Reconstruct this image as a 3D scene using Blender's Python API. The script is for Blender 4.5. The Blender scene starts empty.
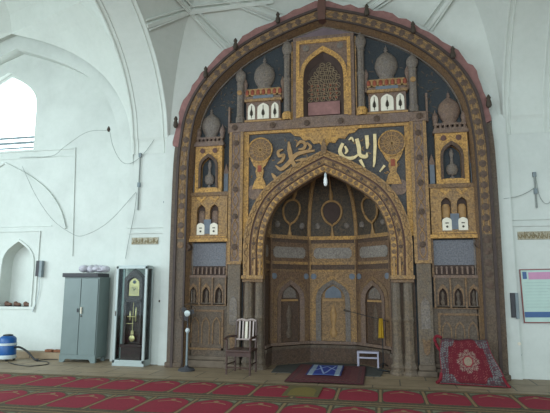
import bpy, bmesh, math, random
from mathutils import Vector, Matrix
from mathutils.geometry import tessellate_polygon
random.seed(7)
S = bpy.context.scene
COL = S.collection
PI = math.pi

# ------------------------------------------------------------------ camera
cam_d = bpy.data.cameras.new('camera')
cam = bpy.data.objects.new('camera', cam_d)
COL.objects.link(cam)
S.camera = cam
cam_d.sensor_fit = 'HORIZONTAL'
cam_d.sensor_width = 36.0
cam_d.lens = 514.8 / 550 * 36.0
cam_d.clip_end = 200
YAW, PITCH, ROLL = -.21452, .15335, .00426
_f = Vector((math.sin(YAW) * math.cos(PITCH), math.cos(YAW) * math.cos(PITCH), math.sin(PITCH)))
_r = Vector((math.cos(YAW), -math.sin(YAW), 0))
_u = _r.cross(_f)
_r2 = _r * math.cos(ROLL) + _u * math.sin(ROLL)
_u2 = -_r * math.sin(ROLL) + _u * math.cos(ROLL)
cam.matrix_world = Matrix(((_r2.x, _u2.x, -_f.x, 1.1986), (_r2.y, _u2.y, -_f.y, -10.304),
                           (_r2.z, _u2.z, -_f.z, 1.624), (0, 0, 0, 1)))

# ------------------------------------------------------------------ world and light
wd = bpy.data.worlds.new('sky'); S.world = wd
wd.use_nodes = True
wb = wd.node_tree.nodes['Background']
wb.inputs[0].default_value = (0.74, 0.90, 1.0, 1)
wb.inputs[1].default_value = 1.6

def area(name, loc, target, sx, sy, power, color):
    l = bpy.data.lights.new(name, 'AREA'); l.shape = 'RECTANGLE'
    l.size, l.size_y, l.energy, l.color = sx, sy, power, color
    o = bpy.data.objects.new(name, l); COL.objects.link(o)
    o.location = loc
    o.rotation_euler = (Vector(target) - Vector(loc)).to_track_quat('-Z', 'Y').to_euler()
    return o
# daylight through the open courtyard front of the hall, and an added fill light, source unseen, to brighten the left
area('courtyard_daylight', (-1, -16.5, 4.2), (-1, 0, 3.6), 20, 7.0, 1120, (0.86, 0.97, 1.0))
area('left_fill', (-11.6, -5.0, 3.6), (-6.0, 0.2, 2.6), 6, 4, 250, (0.80, 0.96, 1.0)).data.spread = math.radians(125)

S.view_settings.view_transform = 'Standard'
S.view_settings.look = 'None'
S.view_settings.gamma = 1.0
S.view_settings.use_curve_mapping = False
S.view_settings.exposure = 0.0

# ------------------------------------------------------------------ materials
def lin(v):
    v /= 255.0
    return v / 12.92 if v <= 0.04045 else ((v + 0.055) / 1.055) ** 2.4
def C(r, g, b, k=1.0):
    return (min(.95, lin(r) * k), min(.95, lin(g) * k), min(.95, lin(b) * k), 1)

def new_mat(name, rough=0.8, metal=0.0):
    m = bpy.data.materials.new(name); m.use_nodes = True
    nt = m.node_tree; b = nt.nodes['Principled BSDF']
    b.inputs['Roughness'].default_value = rough
    b.inputs['Metallic'].default_value = metal
    return m, nt, b

def ramp(nt, fac, stops):
    r = nt.nodes.new('ShaderNodeValToRGB')
    els = r.color_ramp.elements
    while len(els) < len(stops): els.new(0.5)
    for e, (p, c) in zip(els, stops):
        e.position = p; e.color = c
    nt.links.new(fac, r.inputs[0])
    return r.outputs[0]

def coords(nt, kind='Object'):
    return nt.nodes.new('ShaderNodeTexCoord').outputs[kind]

def noise(nt, vec, scale, detail=4, rough=.6):
    n = nt.nodes.new('ShaderNodeTexNoise')
    n.inputs['Scale'].default_value = scale
    n.inputs['Detail'].default_value = detail
    n.inputs['Roughness'].default_value = rough
    nt.links.new(vec, n.inputs['Vector'])
    return n.outputs['Fac']

def vor(nt, vec, scale, feature='DISTANCE_TO_EDGE'):
    n = nt.nodes.new('ShaderNodeTexVoronoi'); n.feature = feature
    n.inputs['Scale'].default_value = scale
    nt.links.new(vec, n.inputs['Vector'])
    return n.outputs['Distance']

def mixc(nt, fac, a, b, mode='MIX'):
    n = nt.nodes.new('ShaderNodeMix'); n.data_type = 'RGBA'; n.blend_type = mode
    for sock, v in ((0, fac), (6, a), (7, b)):
        if hasattr(v, 'is_linked') or hasattr(v, 'links'): nt.links.new(v, n.inputs[sock])
        else: n.inputs[sock].default_value = v
    return n.outputs[2]

def bump(nt, b, h, strength=.4, dist=.02):
    n = nt.nodes.new('ShaderNodeBump')
    n.inputs['Strength'].default_value = strength
    n.inputs['Distance'].default_value = dist
    nt.links.new(h, n.inputs['Height'])
    nt.links.new(n.outputs[0], b.inputs['Normal'])

def plain(name, col, rough=.7, metal=0.0, var=.12, scale=6.0):
    m, nt, b = new_mat(name, rough, metal)
    v = coords(nt)
    n = noise(nt, v, scale)
    d = tuple(c * (1 - var) for c in col[:3]) + (1,)
    l = tuple(min(1, c * (1 + var)) for c in col[:3]) + (1,)
    nt.links.new(ramp(nt, n, [(.3, d), (.7, l)]), b.inputs['Base Color'])
    return m

def carved(name, ground, relief, wear, scale=9.0, width=.10, wear_amt=.5, bs=.5, rough=.75, lam=.55):
    """old painted stucco: soft vine-like relief over a mottled ground, worn away in blotches"""
    m, nt, b = new_mat(name, rough)
    v = coords(nt)
    wv = nt.nodes.new('ShaderNodeTexNoise'); wv.inputs['Scale'].default_value = scale * .9
    wv.inputs['Detail'].default_value = 3
    nt.links.new(v, wv.inputs['Vector'])
    ad = nt.nodes.new('ShaderNodeVectorMath'); ad.operation = 'MULTIPLY_ADD'
    nt.links.new(wv.outputs['Color'], ad.inputs[0])
    ad.inputs[1].default_value = (1.6 / scale,) * 3
    nt.links.new(v, ad.inputs[2])
    e = vor(nt, ad.outputs[0], scale * 1.5)
    line = ramp(nt, e, [(0.0, (lam,) * 3 + (1,)), (width * 2.6, (0, 0, 0, 1))])
    med = noise(nt, v, scale * 2.2, 4, .75)
    mot = ramp(nt, med, [(.40, (0, 0, 0, 1)), (.62, (.75, .75, .75, 1))])
    avg = tuple((p + q) / 2 for p, q in zip(ground, relief))
    base0 = mixc(nt, mot, ground, avg)
    base = mixc(nt, line, base0, relief)
    big = noise(nt, v, 1.7, 6, .7)
    wf = ramp(nt, big, [(.40, (0, 0, 0, 1)), (.66, (wear_amt,) * 3 + (1,))])
    c2 = mixc(nt, wf, base, wear)
    fine = noise(nt, v, 34, 3, .75)
    sp = ramp(nt, fine, [(.34, (.60, .58, .56, 1)), (.66, (1.2, 1.2, 1.2, 1))])
    out = mixc(nt, 1.0, c2, sp, 'MULTIPLY')
    nt.links.new(out, b.inputs['Base Color'])
    bump(nt, b, line, bs, .012)
    return m

def plaster(name, col, dirt=.06):
    m, nt, b = new_mat(name, .85)
    v = coords(nt)
    n = noise(nt, v, 1.1, 7, .62)
    d = tuple(c * (1 - dirt * 2) for c in col[:3]) + (1,)
    c1 = ramp(nt, n, [(.3, d), (.6, col)])
    n2 = noise(nt, v, 9, 5, .7)
    sp = ramp(nt, n2, [(.3, (.95, .96, .95, 1)), (.6, (1, 1, 1, 1))])
    nt.links.new(mixc(nt, 1.0, c1, sp, 'MULTIPLY'), b.inputs['Base Color'])
    bump(nt, b, n2, .12, .01)
    return m

K = 1.33
WHITE = plaster('lime_plaster', C(210, 215, 209))
WHITE_VAULT = plaster('lime_plaster_vault', C(212, 217, 210), .04)
GROOVE = plaster('plaster_groove', C(150, 162, 160))
PINK = plain('raw_pink_plaster', C(122, 88, 84, K), .9, 0, .18, 9)
GOLD = carved('gilt_stucco', C(112, 87, 59, K), C(166, 128, 76, K), C(108, 90, 74, K), 8, .10, .6, lam=.7)
GOLD2 = carved('bright_gilt_stucco', C(134, 100, 56, K), C(196, 150, 80, K), C(120, 97, 72, K), 8, .10, .55, lam=.7)
BROWN = carved('brown_carved_stucco', C(86, 65, 48, K), C(134, 104, 66, K), C(100, 82, 70, K), 9, .10, .6)
FRIEZE = carved('golden_frieze_stucco', C(96, 76, 57, K), C(142, 113, 74, K), C(106, 88, 72, K), 9, .10, .55, lam=.7)
BOSS = plain('dark_medallion_stucco', C(76, 60, 50, K), .75, 0, .3, 20)
GRILLE = plain('dull_grille_stucco', C(120, 104, 82, K), .7, 0, .2, 20)
BROWN_D = carved('dark_brown_carved_stucco', C(62, 47, 38, K), C(92, 70, 52, K), C(76, 63, 56, K), 9, .09, .6)
MAUVE = carved('mauve_worn_stucco', C(96, 78, 68, K), C(124, 100, 78, K), C(108, 92, 88, K), 7, .06, .6, .25)
GREYM = carved('grey_worn_stucco', C(92, 84, 80, K), C(120, 106, 88, K), C(108, 102, 98, K), 8, .06, .5, .2)
PLUM = plain('plum_grey_paint', C(98, 84, 88, K), .8, 0, .15, 5)
DKRED = plain('dark_red_brown_molding', C(80, 54, 46, K), .7, 0, .2, 7)
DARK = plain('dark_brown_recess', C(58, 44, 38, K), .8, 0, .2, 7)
DKLINE = plain('blackened_molding', C(56, 44, 40, K), .7, 0, .25, 7)
NIGHT = carved('dark_blue_foliage_paint', C(36, 44, 52, K), C(54, 56, 54, K), C(46, 48, 50, K), 7, .05, .4, .15)
NAVY = carved('spandrel_blue_ground', C(54, 56, 62, K), C(84, 78, 70, K), C(66, 62, 60, K), 9, .05, .4, .2)
BLUEP = carved('grey_blue_net_panel', C(88, 92, 102, K), C(110, 108, 108, K), C(96, 94, 98, K), 22, .10, .4, .15)
OLD = carved('worn_lower_stucco', C(76, 62, 50, K), C(96, 80, 64, K), C(84, 76, 68, K), 6, .07, .7, .3)
OLDG = plain('worn_grey_stone', C(88, 76, 64, K), .8, 0, .28, 5)
STONEC = carved('column_stone', C(84, 72, 60, K), C(110, 92, 70, K), C(98, 90, 82, K), 6, .05, .6, .3)
CREAM = plain('cream_white_paint', C(218, 210, 192, 1.05), .7, 0, .06, 10)
INK = plain('dark_ink_paint', C(70, 62, 52), .8)
PALEG = plain('pale_gilt', C(206, 184, 136, 1.15), .6, 0, .15, 12)
MIDG = plain('dull_gilt', C(138, 106, 66, K), .65, 0, .25, 12)
REDP = plain('brick_red_paint', C(122, 62, 44, K), .8, 0, .2, 12)
NICHE = carved('niche_brown_stucco', C(88, 66, 50, K), C(118, 90, 62, K), C(94, 78, 66, K), 9, .07, .5, .3)
NICHEG = carved('niche_gilt_stucco', C(108, 84, 58, K), C(150, 118, 78, K), C(104, 86, 70, K), 9, .08, .5, .3, lam=.8)
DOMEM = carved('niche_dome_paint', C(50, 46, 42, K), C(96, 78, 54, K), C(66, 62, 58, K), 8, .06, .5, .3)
CARTM = carved('cartouche_paint', C(112, 106, 102, K), C(140, 130, 116, K), C(100, 90, 84, K), 16, .10, .5, .2)
GREYB = plain('grey_blue_paint', C(92, 98, 106, K), .8, 0, .15, 8)

def floor_mat():
    m, nt, b = new_mat('worn_stone_floor', .55)
    v = coords(nt)
    br = nt.nodes.new('ShaderNodeTexBrick')
    br.inputs['Scale'].default_value = 1.0
    br.inputs['Brick Width'].default_value = .9; br.inputs['Row Height'].default_value = .6
    br.inputs['Mortar Size'].default_value = .012
    br.inputs['Color1'].default_value = C(158, 138, 112); br.inputs['Color2'].default_value = C(146, 128, 104)
    br.inputs['Mortar'].default_value = C(88, 80, 70)
    nt.links.new(v, br.inputs['Vector'])
    n = noise(nt, v, 3.5, 7, .7)
    sp = ramp(nt, n, [(.3, (.74, .72, .70, 1)), (.7, (1.1, 1.1, 1.1, 1))])
    nt.links.new(mixc(nt, 1.0, br.outputs['Color'], sp, 'MULTIPLY'), b.inputs['Base Color'])
    return m
FLOOR = floor_mat()

def colour_mat(name, rough=.9, tint_scale=60):
    m, nt, b = new_mat(name, rough)
    a = nt.nodes.new('ShaderNodeAttribute'); a.attribute_name = 'Col'
    n = noise(nt, coords(nt), tint_scale, 2, .7)
    sp = ramp(nt, n, [(.3, (.72, .72, .72, 1)), (.7, (1.15, 1.15, 1.15, 1))])
    nt.links.new(mixc(nt, 1.0, a.outputs['Color'], sp, 'MULTIPLY'), b.inputs['Base Color'])
    bump(nt, b, n, .3, .004)
    return m
PILE = colour_mat('woven_pile')
RED = plain('crimson_carpet_pile', C(132, 20, 44), .95, 0, .16, 40)
CBORD = carved('carpet_border_pattern', C(70, 58, 42), C(104, 88, 62), C(66, 66, 50), 14, .10, .5, .1, .95)
CGOLD = plain('carpet_gold_line', C(134, 110, 76), .95, 0, .2, 30)
STEEL = plain('grey_painted_steel', C(112, 125, 123), .42, .1, .06, 3)
STEEL_D = plain('dark_grey_board', C(66, 66, 70), .7)
ALU = plain('white_painted_metal_frame', C(170, 180, 178), .4, .3, .05)
WOOD = plain('dark_mahogany', C(62, 42, 40), .35, 0, .3, 12)
CHAIRW = plain('brown_chair_wood', C(72, 50, 44), .35, 0, .25, 12)
CHAIR_SHINE = plain('slat_reflected_light', C(168, 152, 146), .3, 0, .12, 12)  # brown wood too; light reflecting off the back is put into this colour
BRASS = plain('polished_brass', C(206, 186, 134, 1.1), .3, .6, .1)
DIALW = plain('clock_dial_ivory', C(220, 200, 150), .5)
BLACK = plain('black_plastic', C(34, 36, 38), .5)
IRON = plain('dark_iron', C(70, 60, 50), .7, .2)
GREYPL = plain('grey_plastic', C(120, 132, 136), .5)
GREYL = plain('light_grey_plastic', C(190, 200, 202), .45)
BLUE = plain('blue_plastic', C(18, 82, 146), .4, 0, .1)
YELLOW = plain('yellow_cloth', C(176, 140, 34), .9)
LILAC = plain('pale_lilac_metal', C(164, 160, 176), .5)
WIRE = plain('wire_insulation', C(138, 144, 140), .6)
BRICK = plain('brick_rubble', C(134, 86, 62), .9, 0, .25, 14)
CLOTHW = plain('pale_bundled_cloth', C(190, 188, 196), .95, 0, .25, 9)
SHOE = plain('brown_leather', C(104, 74, 60), .7, 0, .3, 14)
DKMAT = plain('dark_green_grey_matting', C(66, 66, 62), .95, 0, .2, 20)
OLIVE = plain('olive_prayer_mat', C(92, 82, 46), .95, 0, .12, 30)
OLIVE2 = plain('mustard_mat_arch', C(114, 98, 42), .95, 0, .1, 30)
MAROON = plain('maroon_cloth', C(112, 24, 36), .95, 0, .2, 20)
PAPER = plain('pale_teal_notice_paper', C(182, 206, 196), .5, 0, .04)
PAPERP = plain('pink_notice_header', C(196, 140, 172), .5, 0, .05)
PAPERB = plain('blue_notice_band', C(58, 92, 140), .5, 0, .05)
FRAMER = plain('red_brown_frame_wood', C(128, 66, 62), .5)
INSC = carved('inscription_gilt', C(188, 184, 166), C(140, 124, 88), C(184, 184, 172), 26, .12, .3, .2)

def glass_mat():
    m = bpy.data.materials.new('clear_glass'); m.use_nodes = True
    nt = m.node_tree; nt.nodes.clear()
    o = nt.nodes.new('ShaderNodeOutputMaterial'); mx = nt.nodes.new('ShaderNodeMixShader')
    t = nt.nodes.new('ShaderNodeBsdfTransparent'); g = nt.nodes.new('ShaderNodeBsdfGlossy')
    t.inputs[0].default_value = (.90, .95, .94, 1)
    g.inputs['Roughness'].default_value = .03
    lw = nt.nodes.new('ShaderNodeLayerWeight'); lw.inputs[0].default_value = .25
    nt.links.new(lw.outputs['Fresnel'], mx.inputs[0])
    nt.links.new(t.outputs[0], mx.inputs[1]); nt.links.new(g.outputs[0], mx.inputs[2])
    nt.links.new(mx.outputs[0], o.inputs[0])
    return m
GLASS = glass_mat()

def emit(name, col, st):
    m, nt, b = new_mat(name, .5)
    b.inputs['Base Color'].default_value = col
    b.inputs['Emission Color'].default_value = col
    b.inputs['Emission Strength'].default_value = st
    return m
DAY = emit('bright_daylight_glass', (0.86, 0.97, 1, 1), 2.6)
BULBW = plain('white_lamp_glass', C(236, 238, 236), .3, 0, .02)

# ------------------------------------------------------------------ mesh helpers
class MB:
    def __init__(self): self.v = []; self.f = []; self.m = []; self.cur = 0
    def add(self, vs, fs):
        o = len(self.v); self.v += [tuple(p) for p in vs]
        for f in fs: self.f.append(tuple(o + i for i in f)); self.m.append(self.cur)
        return self
    def box(self, x0, x1, y0, y1, z0, z1):
        return self.add([(x0, y0, z0), (x1, y0, z0), (x1, y1, z0), (x0, y1, z0), (x0, y0, z1), (x1, y0, z1), (x1, y1, z1), (x0, y1, z1)],
                        [(0, 3, 2, 1), (4, 5, 6, 7), (0, 1, 5, 4), (1, 2, 6, 5), (2, 3, 7, 6), (3, 0, 4, 7)])
    def prism(self, poly, y0, y1, holes=()):
        """outline in x,z (with holes) extruded in y from front y0 to back y1"""
        loops = [list(poly)] + [list(h) for h in holes]
        tri = tessellate_polygon([[Vector((p[0], p[1], 0)) for p in l] for l in loops])
        flat = [p for l in loops for p in l]; n = len(flat)
        vs = [(p[0], y0, p[1]) for p in flat] + [(p[0], y1, p[1]) for p in flat]
        fs = [tuple(t) for t in tri] + [tuple(n + i for i in reversed(t)) for t in tri]
        o = 0
        for l in loops:
            k = len(l)
            for i in range(k):
                a, b = o + i, o + (i + 1) % k
                fs.append((a, b, n + b, n + a))
            o += k
        return self.add(vs, fs)
    def hprism(self, poly, z0, z1):
        tri = tessellate_polygon([[Vector((p[0], p[1], 0)) for p in poly]]); n = len(poly)
        vs = [(p[0], p[1], z0) for p in poly] + [(p[0], p[1], z1) for p in poly]
        fs = [tuple(t) for t in tri] + [tuple(n + i for i in reversed(t)) for t in tri]
        for i in range(n):
            j = (i + 1) % n; fs.append((i, j, n + j, n + i))
        return self.add(vs, fs)
    def strip(self, A, B, y0, y1, yb=None):
        """solid band between two polylines with equal point counts; y0 front at A, yb front at B, y1 back"""
        n = len(A); yb = y0 if yb is None else yb
        vs = [(p[0], y0, p[1]) for p in A] + [(p[0], yb, p[1]) for p in B] + [(p[0], y1, p[1]) for p in A] + [(p[0], y1, p[1]) for p in B]
        fs = []
        for i in range(n - 1):
            fs += [(i, i + 1, n + i + 1, n + i), (2 * n + i, 3 * n + i, 3 * n + i + 1, 2 * n + i + 1),
                   (i, 2 * n + i, 2 * n + i + 1, i + 1), (n + i, n + i + 1, 3 * n + i + 1, 3 * n + i)]
        fs += [(0, n, 3 * n, 2 * n), (n - 1, 3 * n - 1, 4 * n - 1, 2 * n - 1)]
        return self.add(vs, fs)
    def disc(self, cx, cz, r, y0, y1, n=16, dome=0.0):
        ring = [(cx + r * math.cos(2 * PI * i / n), cz + r * math.sin(2 * PI * i / n)) for i in range(n)]
        vs = [(x, y0, z) for x, z in ring] + [(x, y1, z) for x, z in ring] + [(cx, y0 - dome, cz)]
        fs = [(i, (i + 1) % n, 2 * n) for i in range(n)] + [(i, n + i, n + (i + 1) % n, (i + 1) % n) for i in range(n)]
        fs.append(tuple(range(2 * n - 1, n - 1, -1)))
        return self.add(vs, fs)
    def lathe(self, prof, c=(0, 0, 0), n=16, sy=1.0, a0=0, a1=2 * PI):
        full = abs(a1 - a0 - 2 * PI) < 1e-6; k = n if full else n + 1
        vs = []
        for r, z in prof:
            for i in range(k):
                a = a0 + (a1 - a0) * i / n
                vs.append((c[0] + r * math.cos(a), c[1] + sy * r * math.sin(a), c[2] + z))
        fs = []
        for j in range(len(prof) - 1):
            for i in range(n):
                i2 = (i + 1) % k
                fs.append((j * k + i, j * k + i2, (j + 1) * k + i2, (j + 1) * k + i))
        if full:
            if prof[0][0] > 1e-5: fs.append(tuple(range(k - 1, -1, -1)))
            if prof[-1][0] > 1e-5: fs.append(tuple((len(prof) - 1) * k + i for i in range(k)))
        return self.add(vs, fs)
    def tube(self, pts, r, n=6, closed=False):
        pts = [Vector(p) for p in pts]; m = len(pts); vs = []
        rr = r if isinstance(r, (list, tuple)) else [r] * m
        for i, p in enumerate(pts):
            if closed: t = pts[(i + 1) % m] - pts[i - 1]
            else: t = pts[min(i + 1, m - 1)] - pts[max(i - 1, 0)]
            t.normalize()
            up = Vector((0, 0, 1)) if abs(t.z) < .9 else Vector((0, 1, 0))
            a = t.cross(up).normalized(); b = t.cross(a)
            for k in range(n):
                w = 2 * PI * k / n; vs.append(p + (a * math.cos(w) + b * math.sin(w)) * rr[i])
        fs = []
        for i in range(m if closed else m - 1):
            j = (i + 1) % m
            for k in range(n):
                k2 = (k + 1) % n; fs.append((i * n + k, i * n + k2, j * n + k2, j * n + k))
        if not closed:
            fs += [tuple(range(n - 1, -1, -1)), tuple((m - 1) * n + k for k in range(n))]
        return self.add(vs, fs)
    def ball(self, c, rx, ry=None, rz=None, n=12):
        ry = ry or rx; rz = rz or rx; vs = [(c[0], c[1], c[2] - rz)]; h = n // 2
        for j in range(1, h):
            ph = -PI / 2 + PI * j / h
            for i in range(n):
                a = 2 * PI * i / n
                vs.append((c[0] + rx * math.cos(ph) * math.cos(a), c[1] + ry * math.cos(ph) * math.sin(a), c[2] + rz * math.sin(ph)))
        vs.append((c[0], c[1], c[2] + rz)); t = len(vs) - 1; fs = []
        for i in range(n):
            fs.append((0, 1 + (i + 1) % n, 1 + i)); fs.append((t, 1 + (h - 2) * n + i, 1 + (h - 2) * n + (i + 1) % n))
        for j in range(h - 2):
            for i in range(n):
                i2 = (i + 1) % n; a = 1 + j * n
                fs.append((a + i, a + i2, a + n + i2, a + n + i))
        return self.add(vs, fs)
    def stroke(self, pts, widths, y0, y1):
        """flat brush stroke in the x,z plane with changing width, solid in y"""
        P = [Vector(p) for p in pts]; m = len(P); A = []; B = []
        for i, p in enumerate(P):
            t = (P[min(i + 1, m - 1)] - P[max(i - 1, 0)]).normalized(); nn = Vector((-t.y, t.x)); w = widths[i] / 2
            A.append(tuple(p + nn * w)); B.append(tuple(p - nn * w))
        return self.strip(A, B, y0, y1)
    def xform(self, M):
        self.v = [tuple(M @ Vector(p)) for p in self.v]; return self
    def build(self, name, mat, parent=None, smooth=False, bevel=0, offset=None):
        me = bpy.data.meshes.new(name)
        me.from_pydata(self.v, [], self.f)
        mats = mat if isinstance(mat, (list, tuple)) else [mat]
        for q in mats: me.materials.append(q)
        for p, i in zip(me.polygons, self.m): p.material_index = i
        bm = bmesh.new(); bm.from_mesh(me)
        bmesh.ops.recalc_face_normals(bm, faces=bm.faces); bm.to_mesh(me); bm.free()
        if smooth:
            for p in me.polygons: p.use_smooth = True
            try: me.set_sharp_from_angle(angle=math.radians(45))
            except Exception: pass
        o = bpy.data.objects.new(name, me); COL.objects.link(o)
        if parent is not None: o.parent = parent
        if bevel:
            b = o.modifiers.new('bevel', 'BEVEL'); b.width = bevel; b.segments = 2; b.limit_method = 'ANGLE'
        return o

def struct(o): o['kind'] = 'structure'; return o
def tag(o, label, cat, group=None, kind=None):
    o['label'] = label; o['category'] = cat
    if group: o['group'] = group
    if kind: o['kind'] = kind
    return o
def thing(name, label, cat, loc=(0, 0, 0), rz=0, group=None):
    o = bpy.data.objects.new(name, None); COL.objects.link(o)
    o.empty_display_size = .1
    o.location = loc; o.rotation_euler = (0, 0, rz)
    return tag(o, label, cat, group)

def smooth_line(P, sub=6):
    """Catmull-Rom through 2-D or 3-D points"""
    P = [Vector(p) for p in P]; out = []
    for i in range(len(P) - 1):
        p0 = P[i - 1] if i else P[0] * 2 - P[1]
        p1, p2 = P[i], P[i + 1]
        p3 = P[i + 2] if i + 2 < len(P) else P[-1] * 2 - P[-2]
        for k in range(sub):
            t = k / sub
            out.append(.5 * ((2 * p1) + (p2 - p0) * t + (2 * p0 - 5 * p1 + 4 * p2 - p3) * t * t + (3 * p1 - p0 - 3 * p2 + p3) * t ** 3))
    out.append(P[-1]); return [tuple(p) for p in out]

def arch(half, d=0.0, cx=0.0, sub=6):
    """half: right half outline from the foot to the apex (x,z). Returns the whole outline left foot -> apex -> right foot, moved inwards by d"""
    H = [Vector(p) for p in smooth_line(half, sub)]; m = len(H); out = []
    for i, p in enumerate(H):
        t = (H[min(i + 1, m - 1)] - H[max(i - 1, 0)]).normalized()
        if i == m - 1: t = (H[-1] - H[-2]).normalized()
        nn = Vector((-t.y, t.x))
        q = p + nn * d
        if i == 0: q.y = p.y
        out.append(q)
    # keep the number of points: bring points that cross the centre line back on to it
    last = None
    for i in range(m - 1, -1, -1):
        if out[i].x >= 0: last = i; break
    if d > 0:
        a, b = out[last], out[min(last + 1, m - 1)]
        if last < m - 1 and a.x != b.x:
            t = a.x / (a.x - b.x); ap = a + (b - a) * t
        else: ap = Vector((0, out[-1].y - d * .3))
        for i in range(last + 1, m): out[i] = ap.copy()
    out[-1].x = 0
    R = [(cx + p.x, p.y) for p in out]; L = [(2 * cx - x, z) for x, z in R]
    return L + R[-2::-1]

def clean(poly):
    out = []
    for p in poly:
        if not out or (abs(p[0] - out[-1][0]) + abs(p[1] - out[-1][1])) > 1e-5: out.append(p)
    return out

def parch(cx, z0, zs, za, hw, sub=4, ogee=0.0):
    """small pointed arch opening, closed outline"""
    h = za - zs
    half = [(hw, z0), (hw, zs), (hw * .93, zs + h * .36), (hw * .70, zs + h * .64), (hw * (.36 - ogee), zs + h * .84), (0, za)]
    H = [(hw, z0)] + smooth_line(half[1:], sub)
    return [(cx - x, z) for x, z in H] + [(cx + x, z) for x, z in H[-2::-1]]

# ------------------------------------------------------------------ the room
OUT = [(3.30, 0), (3.31, 3.6), (3.26, 4.72), (3.10, 5.50), (2.66, 6.22), (1.88, 6.88), (.95, 7.32), (0, 7.62)]
BAY = 7.75
struct(MB().box(-16, 11, -17, 2.2, -.2, 0).build('floor', FLOOR))

WALLARCH = [(3.30, 0), (3.31, 3.6), (3.26, 4.72), (3.10, 5.50), (2.66, 6.22), (1.88, 6.88), (.95, 7.32), (0, 7.62)]
wallhole = clean(arch(WALLARCH, .12))
b = MB()
b.prism([(-4.35, 0)] + wallhole[:0] + [(-4.35, 9.6), (4.35, 9.6), (4.35, 0)] + wallhole[::-1], 0, .9)
struct(b.build('wall_back', WHITE))
# narrow raised fillet beside the mihrab on both piers, the dado line and the pier groove
for s, nm in ((-1, 'trim_1'), (1, 'trim_2')):
    b = MB()
    x0, x1 = sorted((s * 3.24, s * 3.49)); b.box(x0, x1, -.08, .0, 0, 4.9)
    x0, x1 = sorted((s * 3.50, s * 4.35)); b.box(x0, x1, -.03, .0, 2.74, 2.78); b.box(x0, x1, -.03, 0, 2.86, 2.89)
    struct(b.build(nm, WHITE))

LARCH = [(3.37, 0), (3.38, 3.8), (3.32, 4.9), (3.12, 5.72), (2.70, 6.45), (2.1, 6.98), (1.15, 7.45), (0, 7.86)]
for s, nm in ((-1, 'wall_left'), (1, 'wall_right')):
    cx = s * BAY
    A0 = arch(LARCH, 0, cx); A1 = arch(LARCH, .36, cx)
    # front wall of the bay, with its arch opening
    b = MB()
    P0 = clean(A0)
    b.prism([(cx - 3.4, 0), (cx - 3.4, 9.6), (cx + 3.4, 9.6), (cx + 3.4, 0)] + P0[::-1], 0, .9)
    # stepped inner archivolt
    b.strip(A0, A1, .2, .9)
    if s > 0:
        b.box(cx - 3.6, cx + 3.6, .5, .9, 0, 9)
    struct(b.build(nm, WHITE))

# recessed wall of the left bay with window and niche openings
CXL = -7.9
win = parch(-8.16, 4.94, 6.0, 7.02, .88)
nic = parch(-7.46, 1.12, 2.05, 2.66, .42)
b = MB()
b.prism([(-12, 0), (-12, 8.6), (-4.4, 8.6), (-4.4, 0)], .5, 1.0, [win, nic])
b.box(-8.0, -6.9, .84, .9, 1.0, 2.8)
struct(b.build('wall_alcove', WHITE))
b = MB()
def ledge(b, pts, w, y0, y1): b.stroke(pts, [w] * len(pts), y0, y1)
ledge(b, [(-9.9, 4.90), (-6.12, 4.90)], .035, .47, .5)
ledge(b, [(-9.9, 4.72), (-6.12, 4.72)], .02, .48, .5)
ledge(b, [(-6.11, 4.92), (-6.0, 2.3)], .03, .475, .5)
ba = smooth_line([(-6.22, 2.95), (-6.4, 3.4), (-6.75, 3.85), (-7.3, 4.25), (-8.04, 4.62)])
ledge(b, ba, .05, .455, .5)
ledge(b, [(-16.08 - x, z) for x, z in ba], .05, .455, .5)
b.strip(parch(-7.46, 1.12, 2.05, 2.72, .47), parch(-7.46, 1.12, 2.05, 2.66, .42), .47, .5)
ledge(b, [(-8.08, 1.0), (-8.08, 2.90), (-6.90, 2.90), (-6.90, 1.0)], .03, .47, .5)
ledge(b, [(-8.35, 1.0), (-8.35, 3.02), (-6.6, 3.02)], .02, .48, .5)
struct(b.build('trim_3', WHITE))
struct(MB().box(-12, -5.85, .24, .5, 0, .13).build('baseboard_left', FLOOR))
struct(MB().box(-8.05, -6.87, .47, .84, 1.06, 1.12).build('trim_4', WHITE))

# arched window in the left bay
t = MB(); t.strip(parch(-8.16, 4.94, 6.0, 7.02, .88), parch(-8.16, 5.0, 5.98, 6.94, .81), .62, .68)
w1 = struct(t.build('window_1', WHITE))
t = MB()
t.box(-8.98, -7.34, .64, .67, 5.14, 5.20); t.box(-8.98, -7.34, .64, .67, 5.28, 5.33); t.box(-8.98, -7.34, .64, .67, 5.02, 5.06)
t.build('window_bars', GREYPL, w1)
MB().prism(parch(-8.16, 4.96, 6.0, 7.0, .86), .69, .70).build('window_pane', DAY, w1)

# vaults: folded pendentives in the corners of each bay, transverse arches between the bays
PH = [(3.45, 4.2), (3.36, 4.95), (3.18, 5.6), (2.7, 6.35), (1.95, 6.98), (1.0, 7.45), (0, 7.78)]
PHs = smooth_line(PH, 6)
def wz(z):
    for (x0, z0), (x1, z1) in zip(PHs, PHs[1:]):
        if z0 <= z <= z1: return x0 + (x1 - x0) * (z - z0) / max(1e-6, z1 - z0)
    return 3.45 if z < 4.2 else 0.0
def surf(z, s, t=.45):
    w = wz(z)
    A = Vector((-w, 0)); B = Vector((-3.45, -(3.45 - w))); Cn = Vector((-3.45, 0)); Mi = (A + B) / 2
    F = Mi + (Cn - Mi) * t
    p = F + (A - F) * (-s) if s < 0 else F + (B - F) * s
    return p
def place(cx, sx, sy, p, z):
    x, y = p.x * sx, p.y
    if sy < 0: y = -6.9 - y
    return (cx + x, y, z)
ZL = [4.2 + (7.78 - 4.2) * (i / 26) for i in range(27)]
RIBB = [(6.84, -1), (7.42, -.02), (7.68, .68)]
RIBC = [(7.44, -1), (7.67, -.28), (7.77, .05)]
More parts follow.
